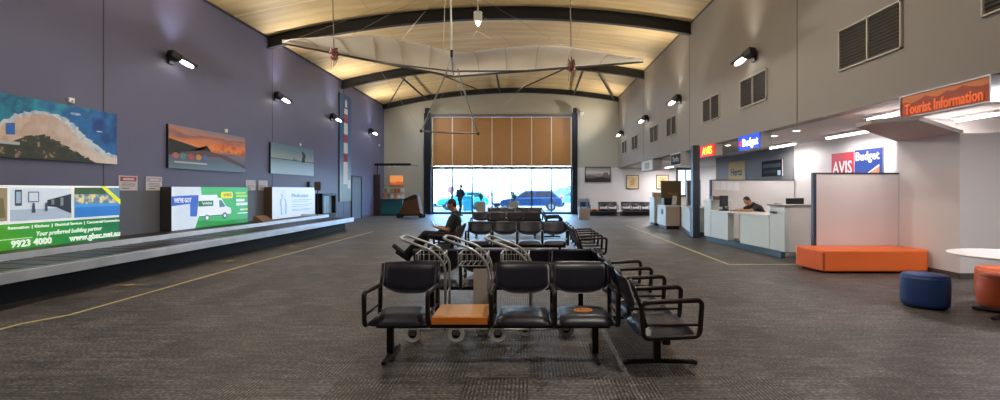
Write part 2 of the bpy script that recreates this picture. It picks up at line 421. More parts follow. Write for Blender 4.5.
# ---------------------------------------------------------------- outdoors
m_ground = mat((92, 96, 102), .8, 0, .06, .5)
struct('ground_outside', MB().box(-60, 60, YB+.3, 160, -.25, -.05), m_ground)
def car(name, label, L, H, col, loc, rz=0., van=False, flat=False):
    t = thing(name, label, 'van' if van else 'car', loc, rz)
    W = .88
    cm = mat(col, .25, .3, .04)
    dk = mat((22, 30, 42), .1, 0, .05)
    hl = L/2
    if van:
        side = [(-hl, .35), (-hl, .95), (-hl+.45, 1.15), (-hl+1.0, H-.35), (-hl+1.3, H), (hl-.05, H), (hl, .35)]
    else:
        side = [(-hl, .38), (-hl, .72), (-hl+.25, .86), (-hl+1.15, .98), (hl-.35, 1.0), (hl-.05, .95), (hl, .6), (hl-.05, .38)]
    b = MB().prism(side, -W, W, axis='y'); b.build('body', cm, t, bevel=.07, seg=3)
    if not van:
        bt = [(-hl+1.0, .95), (hl-.12, .95)]; tp = [(-hl+1.85, H), (hl-.75, H)]
        y0, y1 = W-.04, W-.2
        vs = [(bt[0][0], -y0, .95), (bt[1][0], -y0, .95), (bt[1][0], y0, .95), (bt[0][0], y0, .95),
              (tp[0][0], -y1, H), (tp[1][0], -y1, H), (tp[1][0], y1, H), (tp[0][0], y1, H)]
        MB().add(vs, [(0, 3, 2, 1), (4, 5, 6, 7), (0, 1, 5, 4), (2, 3, 7, 6), (0, 4, 7, 3), (1, 2, 6, 5)]).build('cabin', cm, t, bevel=.06, seg=3)
        for s in (-1, 1):
            def q(xa, xb, f0=.12, f1=.84):
                def pt(x, f): 
                    yy = s*(y0+(y1-y0)*f+.008); return (x, yy, .95+(H-.95)*f)
                lx0 = lambda x, f: x
                return [pt(xa[0], f0), pt(xb[0], f0), pt(xb[1], f1), pt(xa[1], f1)]
            c0 = hl*.12
            MB().poly(q((-hl+1.25, -hl+1.85), (c0-.05, c0-.05))).build('side_window', dk, t)
            MB().poly(q((c0+.05, c0+.05), (hl-.45, hl-.85))).build('side_window', dk, t)
            MB().ball((-hl+1.15, s*(W+.08), 1.02), (.06, .09, .07)).build('wing_mirror', cm, t)
        xs = lambda f, a, c: a+(c-a)*f
        MB().poly([(xs(.1, hl-.12, hl-.75)+.012, -.7, 1.02), (xs(.1, hl-.12, hl-.75)+.012, .7, 1.02), (xs(.85, hl-.12, hl-.75)+.012, .62, H-.1), (xs(.85, hl-.12, hl-.75)+.012, -.62, H-.1)]).build('rear_window', dk, t)
        MB().poly([(-hl+1.0+.07, -.72, 1.03), (-hl+1.0+.07, .72, 1.03), (-hl+1.72, .62, H-.08), (-hl+1.72, -.62, H-.08)]).build('windscreen', dk, t)
    else:
        MB().poly([(-hl+.5, -W-.006, 1.2), (-hl+1.35, -W-.006, 1.2), (-hl+1.35, -W-.006, H-.25), (-hl+1.05, -W-.006, H-.4)]).build('side_window', dk, t)
    for x in (-hl+.85, hl-.85):
        for s in (-1, 1):
            MB().tube([(x, s*(W-.2), .34), (x, s*(W+.03), .34)], .34, 20).build('wheel', RUBBER, t)
            MB().tube([(x, s*(W+.03), .34), (x, s*(W+.045), .34)], .2, 16).build('hub_cap', STEEL, t)
    for s in (-1, 1):
        MB().box(hl-.14, hl+.02, s*.72-.1, s*.72+.1, .78, 1.12).build('tail_light', mat((200, 60, 70), .3), t, bevel=.02)
        MB().box(-hl-.02, -hl+.14, s*.66-.14, s*.66+.14, .66, .82).build('headlight', mat((225, 232, 238), .2), t, bevel=.02)
    return t
car('parked_car', 'dark blue hatchback parked right outside the glass, nearest of the cars', 4.6, 1.52, (34, 58, 92), (.25, 37.6, -.05))
car('parked_car', 'pale silver car parked outside behind the planter boxes', 4.3, 1.45, (110, 140, 155), (-3.6, 44, -.05), .5)
car('parked_car', 'teal car seen past the standing man outside the glass', 4.0, 1.45, (40, 140, 160), (-5.2, 39.5, -.05), .25)
car('parked_car', 'light blue car outside behind the rear of the dark hatchback', 4.4, 1.5, (70, 130, 165), (4.3, 46, -.05), -.2)
car('parked_van', 'white van outside near the black post by the covered cart', 5.0, 2.0, (240, 240, 240), (-8.2, 47, -.05), PI/2, True)
car('parked_car', 'white car in the distance in the middle of the parking area', 4.4, 1.45, (225, 232, 236), (-1.9, 60, -.05), .1)
# low hills with trees
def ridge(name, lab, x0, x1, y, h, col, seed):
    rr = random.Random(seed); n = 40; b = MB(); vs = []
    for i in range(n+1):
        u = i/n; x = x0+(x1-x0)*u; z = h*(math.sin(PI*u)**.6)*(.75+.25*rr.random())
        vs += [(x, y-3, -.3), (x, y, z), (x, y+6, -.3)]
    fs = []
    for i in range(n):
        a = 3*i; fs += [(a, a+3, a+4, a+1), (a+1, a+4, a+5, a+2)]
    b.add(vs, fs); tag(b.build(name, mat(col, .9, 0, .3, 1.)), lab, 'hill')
t = thing('wheelie_bin', 'teal wheeled bin outside the glass beside the standing man', 'bin', (-4.25, 35.5, -.05))
MB().prism([(-.3, .1), (.3, .1), (.36, 1.05), (-.36, 1.05)], -.34, .34, axis='y').build('bin_body', mat((30, 128, 138), .5), t, bevel=.02)
MB().box(-.38, .38, -.38, .38, 1.05, 1.14).build('lid', mat((40, 150, 160), .5), t, bevel=.02)
for x in (-.25, .25): MB().tube([(x-.03, .3, .1), (x+.03, .3, .1)], .1, 14).build('wheel', RUBBER, t)
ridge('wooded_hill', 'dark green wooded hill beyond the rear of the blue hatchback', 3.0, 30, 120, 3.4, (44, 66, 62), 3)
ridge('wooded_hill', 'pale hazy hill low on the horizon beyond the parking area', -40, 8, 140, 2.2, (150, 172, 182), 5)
o = MB().tube([(0, 0, -.05), (0, 0, 4.6)], [.08, .05], 8); o.tube([(0, 0, 4.6), (-.9, 0, 4.75)], .04, 8)
tag(o.build('light_pole', mat((120, 128, 136), .5), loc=(-4.2, 48, 0)), 'slim grey light pole standing outside among the parked cars', 'lamp post')
t = thing('parking_sign', 'pinkish round sign on a pole outside, beside the standing man', 'sign', (-5.2, 33.8, -.05))
MB().tube([(0, 0, 0), (0, 0, 1.6)], .03, 8).build('pole', STEELD, t)
MB().tube([(0, -.02, 1.55), (0, .02, 1.55)], .26, 20).build('sign_face', mat((226, 150, 140), .5), t)
for px, pz, lab, q in ((-2.84, .78, 'square timber planter with spiky plant inside the glass, nearer the standing man', 0), (-.84, .80, 'square timber planter with leafy plant inside the glass, in front of the blue hatchback', 1)):
    t = thing('planter', lab, 'planter', (px, 30.3, 0))
    MB().box(-.27, .27, -.27, .27, 0, pz).build('planter_box', mat((150, 140, 118), .7, 0, .15, 5), t, bevel=.02)
    MB().box(-.25, .25, -.25, .25, pz-.02, pz+.01).build('soil', mat((60, 48, 40), .9), t)
    b = MB(); rr = random.Random(q+4)
    for i in range(34):
        a = rr.random()*2*PI; l = .35+.35*rr.random(); s_ = .15+.5*rr.random()
        p0 = Vector((0, 0, pz)); p1 = p0+Vector((math.cos(a)*s_*l, math.sin(a)*s_*l, l)); pm = p0.lerp(p1, .5)+Vector((0, 0, .06))
        w = Vector((-math.sin(a), math.cos(a), 0))*.035
        b.add([p0-w*.3, p0+w*.3, pm+w, pm-w, p1], [(0, 1, 2, 3), (3, 2, 4)])
    b.build('foliage', mat((70, 112, 104), .6, 0, .3), t)

# ================================================================== WALL FLOODLIGHTS
UPK = 7.
LENS = mat((255, 250, 240), .4, 0, .0, 1, 9.)
def flood(side, y, z, lab, e):
    s = 1 if side == 'l' else -1
    xw = XL if s > 0 else XR
    t = thing('wall_floodlight', lab, 'wall light', (xw, y, z), 0, 'floodlights on the side walls')
    MB().box(0, .05, -.1, .1, -.12, .12).build('wall_plate', BLACKM, t, bevel=.008) if s > 0 else MB().box(-.05, 0, -.1, .1, -.12, .12).build('wall_plate', BLACKM, t, bevel=.008)
    MB().tube([(0, 0, 0), (s*.2, 0, .02)], .035, 10).build('arm', BLACKM, t)
    # head: a tapered box turned outward, lens facing up the hall and down
    M = Matrix.Translation((s*.20, .0, .03)) @ Matrix.Rotation(-s*.30, 4, 'Z') @ Matrix.Rotation(-.30, 4, 'X')
    b = MB()
    bx = lambda x0, x1, y0, y1, z0, z1: b.add([M @ Vector((x, y, z)) for z in (z0, z1) for y in (y0, y1) for x in (x0, x1)], [(0, 2, 3, 1), (4, 5, 7, 6), (0, 1, 5, 4), (2, 6, 7, 3), (0, 4, 6, 2), (1, 3, 7, 5)])
    bx(-.10, .10, -.24, .04, -.08, .10); b.build('lamp_head', BLACKM, t, bevel=.02)
    b = MB(); bx(-.13, .13, .0, .46, .0, .05); b.build('reflector', BLACKM, t, bevel=.015)
    pts = [M @ Vector((.095*math.sin(2*PI*i/20), .24+.19*math.cos(2*PI*i/20), -.004)) for i in range(20)]
    b = MB(); b.add(pts+[p_-Vector((0, 0, .025)) for p_ in pts], [tuple(range(20)), tuple(range(39, 19, -1))]+[(i, (i+1) % 20, 20+(i+1) % 20, 20+i) for i in range(20)])
    b.build('lens', LENS, t)
    for nm, en, sz, d in (('wall_wash', e*(1.3 if s > 0 else .8), 1.5, Vector((-s*.12, .0, 1))), ('ceiling_wash', e*UPK, 2.75, Vector((s*1., 0., .8)))):
        l = bpy.data.lights.new(nm, 'SPOT'); l.energy = en; l.spot_size = sz; l.spot_blend = 1.; l.shadow_soft_size = .15
        l.color = ((.84, .88, 1.) if s > 0 else (1., .95, .84)) if nm == 'wall_wash' else (1., .93, .80)
        lo = bpy.data.objects.new(nm, l); COL.objects.link(lo); lo.location = (xw+s*.36, y+.0, z+.18)
        lo.rotation_euler = d.to_track_quat('-Z', 'Y').to_euler()
    lab = None
zs = 4.78
names = ['nearest of its row', 'second of its row', 'third of its row', 'furthest of its row']
for i, y in enumerate((12.57, 17.8, 22.8, 28.3)):
    flood('l', y, zs, 'lit black floodlight high on the dark purple wall, '+names[i], 60)
for i, y in enumerate((12.4, 18.4, 23.4, 29.4)):
    flood('r', y, 4.8, 'lit black floodlight high on the taupe wall, '+names[i], 60)

# vents on the taupe wall
def vent(y0, y1, z0, z1, lab):
    w = y1-y0; h = z1-z0
    t = thing('wall_vent', lab, 'vent', (XR, (y0+y1)/2, (z0+z1)/2), rotz('west'), 'grilles high on the taupe wall')
    fm = mat((196, 188, 172), .5, .1)
    b = MB().box(-w/2, w/2, -.04, 0, h/2-.022, h/2).box(-w/2, w/2, -.04, 0, -h/2, -h/2+.022).box(-w/2, -w/2+.022, -.04, 0, -h/2, h/2).box(w/2-.022, w/2, -.04, 0, -h/2, h/2).box(-.016, .016, -.04, 0, -h/2, h/2)
    b.build('frame', fm, t)
    for x0, x1 in ((-w/2+.03, -.025), (.025, w/2-.03)):
        g = MB().box(x0, x1, -.006, 0, -h/2+.03, h/2-.03)
        n = 12
        for i in range(n):
            z = -h/2+.05+(h-.1)*i/(n-1)
            g.add([(x0, -.03, z-.018), (x1, -.03, z-.018), (x1, -.006, z+.012), (x0, -.006, z+.012)], [(0, 1, 2, 3)])
        g.build('grille', mat((72, 66, 58), .6, .2), t)
for a, c, lab in ((4.75, 6.17, 'two panel wall grille above the orange information sign, nearest of all'),
                  (7.5, 9.0, 'large two panel wall grille between the information sign and the first floodlight'),
                  (11.75, 13.2, 'two panel wall grille just past the nearest floodlight on the taupe wall'),
                  (14.65, 16.05, 'two panel wall grille above the red hanging sign'),
                  (18.9, 20.2, 'two panel wall grille just past the second floodlight'),
                  (21.6, 22.95, 'two panel wall grille just before the third floodlight'),
                  (25.6, 27.0, 'small looking wall grille between the last two floodlights'),
                  (28.4, 29.8, 'two panel wall grille nearest the far corner')):
    vent(a, c, 3.63, 4.36, lab)

# ================================================================== PICTURES AND LIGHT BOXES ON THE DARK WALL
EDGE = mat((30, 34, 40), .5)
def yz(y0, y1, z0, z1): return ((XL, (y0+y1)/2, (z0+z1)/2), y1-y0, z1-z0)
# aerial coast photograph
loc, w, h = yz(7.0, 10.87, 2.06, 3.15)
sea = ramp_mat([(0, (20, 96, 126)), (.3, (24, 140, 164)), (.45, (10, 92, 130)), (.55, (30, 150, 176)), (.7, (12, 92, 150)), (.85, (20, 110, 180)), (1, (14, 66, 130))], 0, -2., 2., .5, 2.2)
sand = ramp_mat([(0, (190, 164, 146)), (.4, (216, 190, 170)), (.5, (190, 164, 148)), (1, (222, 212, 206))], 0, -2, 2, .4, 5)
scrub = ramp_mat([(0, (40, 48, 34)), (.42, (58, 62, 42)), (.52, (170, 144, 116)), (.6, (70, 72, 50)), (1, (34, 44, 34))], 2, -.6, .6, 1.2, 7)
foam = ramp_mat([(0, (150, 190, 210)), (.5, (214, 220, 226)), (1, (120, 160, 200))], 2, -.6, .6, .8, 9)
def rough(poly, amp, sub=5, seed=1, keep=True):
    rr = random.Random(seed); out = []
    for (x0, y0), (x1, y1) in zip(poly, poly[1:]+poly[:1]):
        for q in range(sub):
            f = q/sub; x, y = x0+(x1-x0)*f, y0+(y1-y0)*f
            if .01 < x < .99 and y > .01: x += (rr.random()-.5)*amp; y += (rr.random()-.5)*amp*2
            out.append((min(1, max(0, x)), min(1, max(0, y))))
    return out
layers = [(R(0, 0, 1, 1), sea),
          (rough([(0, .0), (1, 0), (1, .17), (.93, .22), (.86, .36), (.8, .5), (.74, .66), (.68, .77), (.60, .82), (.52, .8), (.44, .7), (.36, .5), (.2, .3), (0, .2)], .02), foam),
          (rough([(0, .0), (1, 0), (1, .12), (.9, .16), (.82, .3), (.76, .46), (.7, .62), (.64, .73), (.58, .77), (.52, .74), (.45, .64), (.36, .44), (.2, .26), (0, .15)], .015), sand),
          (rough([(0, 0), (.86, 0), (.8, .1), (.73, .2), (.66, .34), (.58, .42), (.5, .38), (.42, .24), (.3, .14), (0, .08)], .03), scrub),
          ([(.40, .36), (.44, .37), (.44, .56), (.40, .54)], mat((40, 110, 190), .4)),
          (R(.37, .21, .46, .26), mat((190, 190, 190), .4)),
          (E(.74, .86, .03, .025), foam), (E(.88, .6, .02, .01), foam)]
board('wall_picture', 'large unframed aerial photo of a sandy coast and turquoise sea', 'picture', loc, 'east', w, h, .06, layers, EDGE)
# sunset photograph
loc, w, h = yz(12.43, 15.8, 2.05, 3.15)
sky = ramp_mat([(0, (60, 56, 62)), (.45, (120, 96, 90)), (.55, (232, 140, 60)), (.72, (206, 120, 72)), (.82, (120, 92, 96)), (.88, (190, 120, 84)), (1, (122, 126, 140))], 2, -.55, .55, .22, 1.6, 0, .5, (.5, 1, 3))
water = ramp_mat([(0, (96, 124, 132)), (.5, (88, 96, 110)), (1, (146, 104, 92))], 2, -.55, 0., .18, 2, 0, .4, (.6, 1, 3))
layers = [(R(0, 0, 1, 1), sky), (R(0, 0, 1, .42), water),
          ([(.5, .6), (.62, .72), (.8, .7), (1, .62), (1, .46), (.75, .5), (.5, .48)], ramp_mat([(0, (150, 70, 30)), (.5, (236, 136, 40)), (1, (190, 84, 30))], 2, -.1, .3, .8, 3)),
          ([(0, .3), (.12, .36), (.3, .44), (.4, .5), (.44, .62), (.47, .5), (.5, .46), (.2, .6), (0, .68)], mat((38, 44, 34), .6, 0, .3)),
          ([(.1, .38), (.4, .5), (.7, .42), (1, .18), (1, .1), (.6, .36), (.3, .33)], mat((98, 78, 78), .6, 0, .2)),
          (E(.07, .3, .035, .07), mat((190, 110, 110), .5)), (E(.15, .3, .035, .07), mat((90, 140, 140), .5)), (E(.24, .3, .035, .07), mat((180, 84, 66), .5)),
          (E(.33, .3, .035, .07), mat((200, 140, 70), .5)), (E(.405, .3, .03, .07), mat((80, 110, 160), .5)),
          (R(.05, .13, .43, .17), mat((180, 186, 190), .5))]
board('wall_picture', 'unframed photo of an orange sunset over a beach and headland', 'picture', loc, 'east', w, h, .06, layers, EDGE)
# standing figure by pale water
loc, w, h = yz(17.37, 20.85, 2.08, 3.17)
sky = ramp_mat([(0, (146, 160, 160)), (.55, (150, 160, 150)), (.8, (104, 132, 140)), (1, (84, 116, 134))], 2, -.55, .55, .05, 1)
water = ramp_mat([(0, (160, 184, 192)), (.6, (142, 168, 178)), (1, (112, 142, 152))], 2, -.55, .0, .08, 3, 0, .4, (.5, 1, 4))
sil = mat((34, 42, 50), .6)
layers = [(R(0, 0, 1, 1), sky), (R(0, 0, 1, .50), water), (R(0, .485, 1, .515), mat((70, 94, 104), .6)),
          ([(.68, .46), (.76, .46), (.76, .6), (.78, .72), (.74, .82), (.7, .86), (.68, .84), (.7, .7), (.69, .6)], sil),
          ([(.47, .5), (.49, .62), (.5, .5)], sil), ([(.52, .5), (.535, .6), (.55, .5)], sil)]
board('wall_picture', 'unframed photo of a dark figure standing in pale calm water', 'picture', loc, 'east', w, h, .06, layers, EDGE)
# tall lighthouse banner
loc, w, h = yz(23.75, 25.3, .95, 6.15)
bg = ramp_mat([(0, (128, 146, 140)), (.2, (140, 160, 168)), (.45, (66, 110, 140)), (.75, (30, 76, 120)), (1, (22, 60, 104))], 2, -2.6, 2.6, .08, 1.5)
wht = mat((206, 206, 204), .5, 0, .06); red = mat((150, 44, 58), .5, 0, .08)
def tw(v): return .20*(1-v)+.14*v
layers = [(R(0, 0, 1, 1), bg)]
bands = [(.16, .37, wht), (.37, .45, red), (.45, .55, wht), (.55, .63, red), (.63, .735, wht), (.735, .82, red), (.82, .87, wht)]
for v0, v1, mm in bands: layers.append(([(.5-tw(v0), v0), (.5+tw(v0), v0), (.5+tw(v1), v1), (.5-tw(v1), v1)], mm))
layers += [(R(.33, .87, .67, .885), mat((60, 70, 84), .5)), (R(.41, .885, .59, .93), wht), ([(.39, .93), (.61, .93), (.5, .965)], mat((196, 200, 202), .5)), (R(.62, .12, .9, .2), wht)]
board('lighthouse_banner', 'tall narrow banner showing a red and white banded lighthouse', 'banner', loc, 'east', w, h, .05, layers, EDGE)

# light boxes standing on the carousel deck
XF = -8.7
def lightbox(label, y0, y1, z0, z1, layers, side, texts):
    w, h = y1-y0, z1-z0
    t = thing('advertising_lightbox', label, 'light box', (-8.84, (y0+y1)/2, z0), rotz('east'))
    MB().box(-w/2, w/2, -.14, .14, 0, h).build('cabinet', side, t, bevel=.008)
    mb = MB(); mats = []; y = -.143
    for shp, m in layers:
        if m not in mats: mats.append(m)
        mb.poly([((u-.5)*w, y, v*h) for u, v in shp], mats.index(m)); y -= .002
    mb.build('lit_panel', mats, t)
    for (s, u, v, sz, mm, wd, kw) in texts:
        text(s, sz, ((u-.5)*w, y-.004, v*h), mm, t, width=wd*w, **kw)
    return t
EM = 1.0
def em(c, k=1., var=.05, sc=3.): return mat(c, .4, 0, var, sc, EM*k*.36)
wtx = em((245, 255, 245), 1.2)
green = ramp_mat([(0, (120, 176, 24)), (.55, (70, 160, 40)), (.8, (24, 140, 62)), (1, (10, 116, 66))], 0, -2.6, 2.2, .06, 1, .36, .4)
L0, L1 = 5.9, 10.63
def U(px): return ((8.7*500/(528-px))-L0)/(L1-L0)
room = em((206, 220, 236), .9)
lay = [(R(0, 0, 1, .40), green), (R(0, .40, 1, 1), em((236, 240, 244))),
       (R(.0, .45, U(7), .96), em((150, 136, 110))), ([(.2, .5), (U(5), .5), (U(3), .8), (.3, .85)], em((110, 104, 70))),
       (R(U(9), .44, U(71), .96), room), (R(U(9), .44, U(71), .62), em((168, 184, 206))),
       (R(U(14), .68, U(21), .93), em((60, 70, 84))), (R(U(15.2), .72, U(19.8), .9), em((150, 176, 200))),
       (R(U(27), .73, U(38), .90), em((80, 90, 110))), (R(U(28), .745, U(37), .885), em((196, 210, 226))),
       ([(U(46), .76), (U(70), .86), (U(70), .52), (U(55), .64), (U(46), .66)], em((40, 50, 60))),
       (R(U(50), .68, U(53), .77), em((110, 124, 130))), (R(U(59), .66, U(62), .80), em((120, 136, 140))),
       ([(U(30), .56), (U(34), .56), (U(33), .72), (U(31), .72)], em((60, 70, 90))), ([(U(43), .58), (U(46), .58), (U(45.5), .72), (U(43.5), .72)], em((70, 80, 96))),
       (R(U(72.5), .44, U(118), .97), ramp_mat([(0, (70, 110, 150)), (.4, (226, 200, 120)), (.5, (150, 120, 60)), (.6, (240, 220, 150)), (1, (90, 130, 160))], 0, -2, 2, 1.1, 9, .36)), (R(U(72.5), .85, U(104), .97), em((60, 96, 62), .9, .5, 5)),
       (R(U(72.5), .44, U(118), .66), em((44, 120, 206))), (R(U(72.5), .62, U(118), .68), em((70, 150, 220))),
       ([(U(98), 1.), (U(103), 1.), (U(118.5), .74), (U(118.5), .64)], em((222, 226, 40))),
       (R(.4, .165, U(30), .172), wtx)]
big = {'bold': .004}
t = lightbox('green and white lit advertisement with a pool photo and web address', L0, L1, .49, 1.58, lay, BLACKM,
         [('Renovations', (U(5)+U(26.5))/2, .34, .075, wtx, U(26.5)-U(5), {}), ('|', U(29.5), .34, .075, wtx, .002, {}), ('Kitchens', (U(32)+U(46.5))/2, .34, .075, wtx, U(46.5)-U(32), {}), ('|', U(49.5), .34, .075, wtx, .002, {}),
          ('Electrical Services', (U(52.5)+U(79.5))/2, .34, .075, wtx, U(79.5)-U(52.5), {}), ('|', U(82), .34, .075, wtx, .002, {}), ('Commercial Construction', (U(84.5)+U(117))/2, .34, .075, wtx, U(117)-U(84.5), {}),
          ('Your preferred building partner', (U(33)+U(99))/2, .215, .12, wtx, U(99)-U(33), {'shear': .25}),
          ('9923 4000', (U(8)+U(49))/2, .085, .16, wtx, U(49)-U(8), big),
          ('www.gbsc.net.au', (U(67)+U(118))/2, .085, .16, wtx, U(118)-U(67), big)])
# van advertisement
lg = em((60, 178, 96)); bl = em((44, 92, 190)); yl = em((232, 226, 70)); wv = em((226, 234, 246), 1.05); dg_ = em((30, 110, 60))
lay = [(R(0, 0, 1, 1), em((206, 220, 238))),
       ([(.33, 1), (1, 1), (1, 0), (.26, 0), (.3, .25), (.36, .4)], lg), ([(.26, 0), (1, 0), (1, .12), (.62, .1), (.3, .18)], em((36, 150, 66))),
       ([(.0, .56), (.20, .60), (.22, .72), (.2, .80), (.0, .78)], bl), ([(.20, .30), (.27, .28), (.36, .5), (.36, .8), (.20, .80)], bl),
       # van
       ([(.28, .27), (.72, .27), (.74, .34), (.73, .44), (.66, .50), (.60, .70), (.54, .74), (.54, .8), (.30, .8)], wv),
       ([(.56, .66), (.6, .66), (.655, .49), (.57, .47)], em((70, 120, 130))), (R(.30, .26, .72, .285), em((60, 110, 110))),
       (E(.40, .23, .035, .085), em((90, 130, 120))), (E(.64, .25, .035, .085), em((40, 80, 80))), (E(.64, .25, .018, .045), wv), (E(.40, .23, .018, .045), wv),
       (R(.29, .52, .48, .66), dg_),
       (E(.60, .79, .02, .085), yl), (E(.735, .79, .02, .085), yl), (R(.60, .705, .735, .875), yl),
       (R(.79, .81, .96, .87), em((150, 206, 70))), (R(.80, .73, .98, .78), em((170, 214, 60))), (R(.80, .61, .93, .68), wv), (R(.80, .50, .98, .57), wv),
       (R(.86, .36, .93, .40), wv), (R(.94, .36, .98, .40), yl), (R(.82, .27, .98, .295), wv)]
lightbox('green lit advertisement with a white van, on the carousel deck', 12.2, 15.5, .50, 1.58, lay, mat((58, 54, 52), .5),
         [("WE'VE GOT", .10, .68, .16, wv, .19, big), ("VAN", .385, .59, .1, wv, .12, {}), ('UTES', .667, .79, .12, em((120, 130, 30)), .11, {})])
# white advertisement with outline figure
ln = em((150, 176, 206)); wb = em((214, 228, 244))
body = [(.20, .78), (.225, .78), (.24, .66), (.285, .6), (.30, .4), (.29, .12), (.25, .12), (.245, .35), (.235, .12), (.17, .12), (.165, .4), (.15, .4), (.15, .58), (.185, .66)]
lay = [(R(0, 0, 1, 1), wb), (E(.23, .74, .05, .12), ln), (E(.23, .74, .042, .10), wb), (body, ln), ([(.5*(.225)+.5*u+.0, .03+v*.93) for u, v in body], wb)]
for i, v in enumerate((.56, .5, .40, .34, .24, .20)): lay.append((R(.40, v, .92-.1*(i % 2), v+.02), ln))
lightbox('white lit advertisement with an outlined person, in a timber edged case', 17.0, 20.4, .50, 1.6, lay, mat((92, 74, 58), .6),
         [('Medication', .60, .72, .2, em((120, 150, 186)), .40, {})])

# notices and small devices on the dark wall
def notice(y0, y1, z0, z1, lab, head):
    loc, w, h = yz(y0, y1, z0, z1)
    lay = [(R(0, 0, 1, 1), mat((200, 190, 190), .5)), (R(.06, .62, .94, .93), head), (R(.2, .7, .8, .84), mat((206, 180, 176), .5))]
    for v in (.48, .38, .28): lay.append((R(.12, v, .85, v+.04), mat((120, 116, 120), .5)))
    lay.append((R(.12, .12, .5, .17), mat((70, 66, 70), .5)))
    board('wall_notice', lab, 'notice', loc, 'east', w, h, .015, lay, WHITE, group=None)
notice(10.98, 11.5, 1.49, 1.82, 'small warning notice with a red and black heading on the dark wall', mat((150, 60, 56), .5))
notice(11.76, 12.27, 1.49, 1.82, 'small grey headed notice beside the van advertisement', mat((150, 152, 168), .5))
notice(15.93, 16.48, 1.49, 1.82, 'white paper notice just past the van advertisement', mat((176, 180, 188), .5))
notice(16.67, 17.25, 1.49, 1.82, 'white paper notice above the timber edge of the outlined person advertisement', mat((184, 188, 196), .5))
for y, z, lab in ((9.82, 3.26, 'small white sensor on the dark wall above the coast photo'), (14.85, 3.26, 'small white sensor on the dark wall above the sunset photo'),
                  (19.7, 3.28, 'small white sensor above the photo of a figure in water'), (30.2, 4.2, 'small white sensor near the far corner of the dark wall')):
    t = thing('wall_sensor', lab, 'sensor', (XL, y, z), rotz('east'))
    MB().box(-.06, .06, -.05, 0, -.05, .05).build('housing', WHITE, t, bevel=.01); MB().ball((0, -.05, -.01), .022).build('sensor_dome', mat((210, 210, 214), .2), t)

# door in the dark wall
fm = mat((34, 36, 42), .5)
struct('door_1', MB().box(XL, XL+.03, 25.48, 26.87, .01, 2.16), mat((92, 98, 112), .5, 0, .05))
b = MB().box(XL, XL+.06, 25.4, 25.48, 0, 2.24).box(XL, XL+.06, 26.87, 26.95, 0, 2.24).box(XL, XL+.06, 25.4, 26.95, 2.16, 2.24)
struct('trim_%d' % k, b, fm); k += 1

# baggage hatch with strip curtain
t = thing('baggage_hatch', 'black framed baggage hatch with pale strips at the carousel end', 'hatch', (XL, 21.95, .45), rotz('east'))
b = MB().box(-.78, -.66, -.3, 0, 0, .9).box(.66, .78, -.3, 0, 0, .9).box(-.78, .78, -.3, 0, .8, .9); b.build('frame', BLACKM, t, bevel=.01)
for i in range(9):
    x = -.6+i*.15; MB().box(x-.07, x+.07, -.12-.01*(i % 2), -.11-.01*(i % 2), .02, .8).build('curtain_strip', mat((150, 178, 196), .4, 0, .1), t)
MB().box(-.66, .66, -.3, 0, -.45, .02).build('sill_box', STEELD, t)

# ================================================================== BAGGAGE CAROUSEL
t = thing('baggage_carousel', 'long low baggage carousel with stainless edge bands along the dark wall', 'baggage carousel', (0, 0, 0))
Y0, Y1, XO, XI = .5, 18.95, -6.48, -7.55
def cf(x, r=1.0, y1=Y1, n=10):   # outline with one rounded far corner
    pts = [(-8.97, Y0), (x, Y0), (x, y1-r)]
    for i in range(1, n+1):
        a = PI/2*i/n; pts.append((x-r+r*math.cos(a), y1-r+r*math.sin(a)))
    pts.append((-8.97, y1)); return pts
MB().prism(cf(XO-.38, .25), 0, .33).build('plinth', mat((12, 12, 13), .8), t)
MB().prism(cf(XO, .4), .33, .47).build('outer_band', mat((208, 215, 224), .34, .5, .3, 2.2), t, bevel=.008)  # tone noise in the steel colour stands in for reflections
plates = mat((34, 33, 33), .38, .2, .3, 3)
b = MB()
n = 48
MB().prism(cf(XO-.05, .35, Y1-.04), .47, .474).build('belt', plates, t)
seam = mat((70, 70, 72), .4, .6)
b = MB()
for i in range(n):
    y = Y0+.2+i*(Y1-1.1-Y0)/n
    b.prism([(XO-.07, y), (XO-.07, y+.02), (-7.2, y+.14), (XI-.0, y+.1), (XI-.0, y+.08), (-7.2, y+.12)], .474, .479)
b.build('plate_seam', seam, t)
MB().box(XO-.075, XO-.05, Y0, Y1-.4, .474, .482).build('belt_edge', STEEL, t)
rim = cf(XI, .3, 19.2)[1:]; rin = cf(XI-.05, .26, 19.15)[1:]
b = MB(); nn = len(rim); vs = [(x, y, z) for z in (.474, .57) for x, y in rim]+[(x, y, z) for z in (.474, .57) for x, y in rin]; fs = []
for i in range(nn-1): fs += [(i, i+1, nn+i+1, nn+i), (2*nn+i, 3*nn+i, 3*nn+i+1, 2*nn+i+1), (nn+i, nn+i+1, 3*nn+i+1, 3*nn+i)]
fs += [(0, nn, 3*nn, 2*nn), (nn-1, 3*nn-1, 4*nn-1, 2*nn-1)]
b.add(vs, fs); b.build('inner_band', mat((214, 222, 232), .4, .35, .2, 2.2), t)
MB().prism(cf(XI-.05, .26, 19.15), .474, .49).build('deck', mat((50, 46, 44), .5, .2, .2), t)

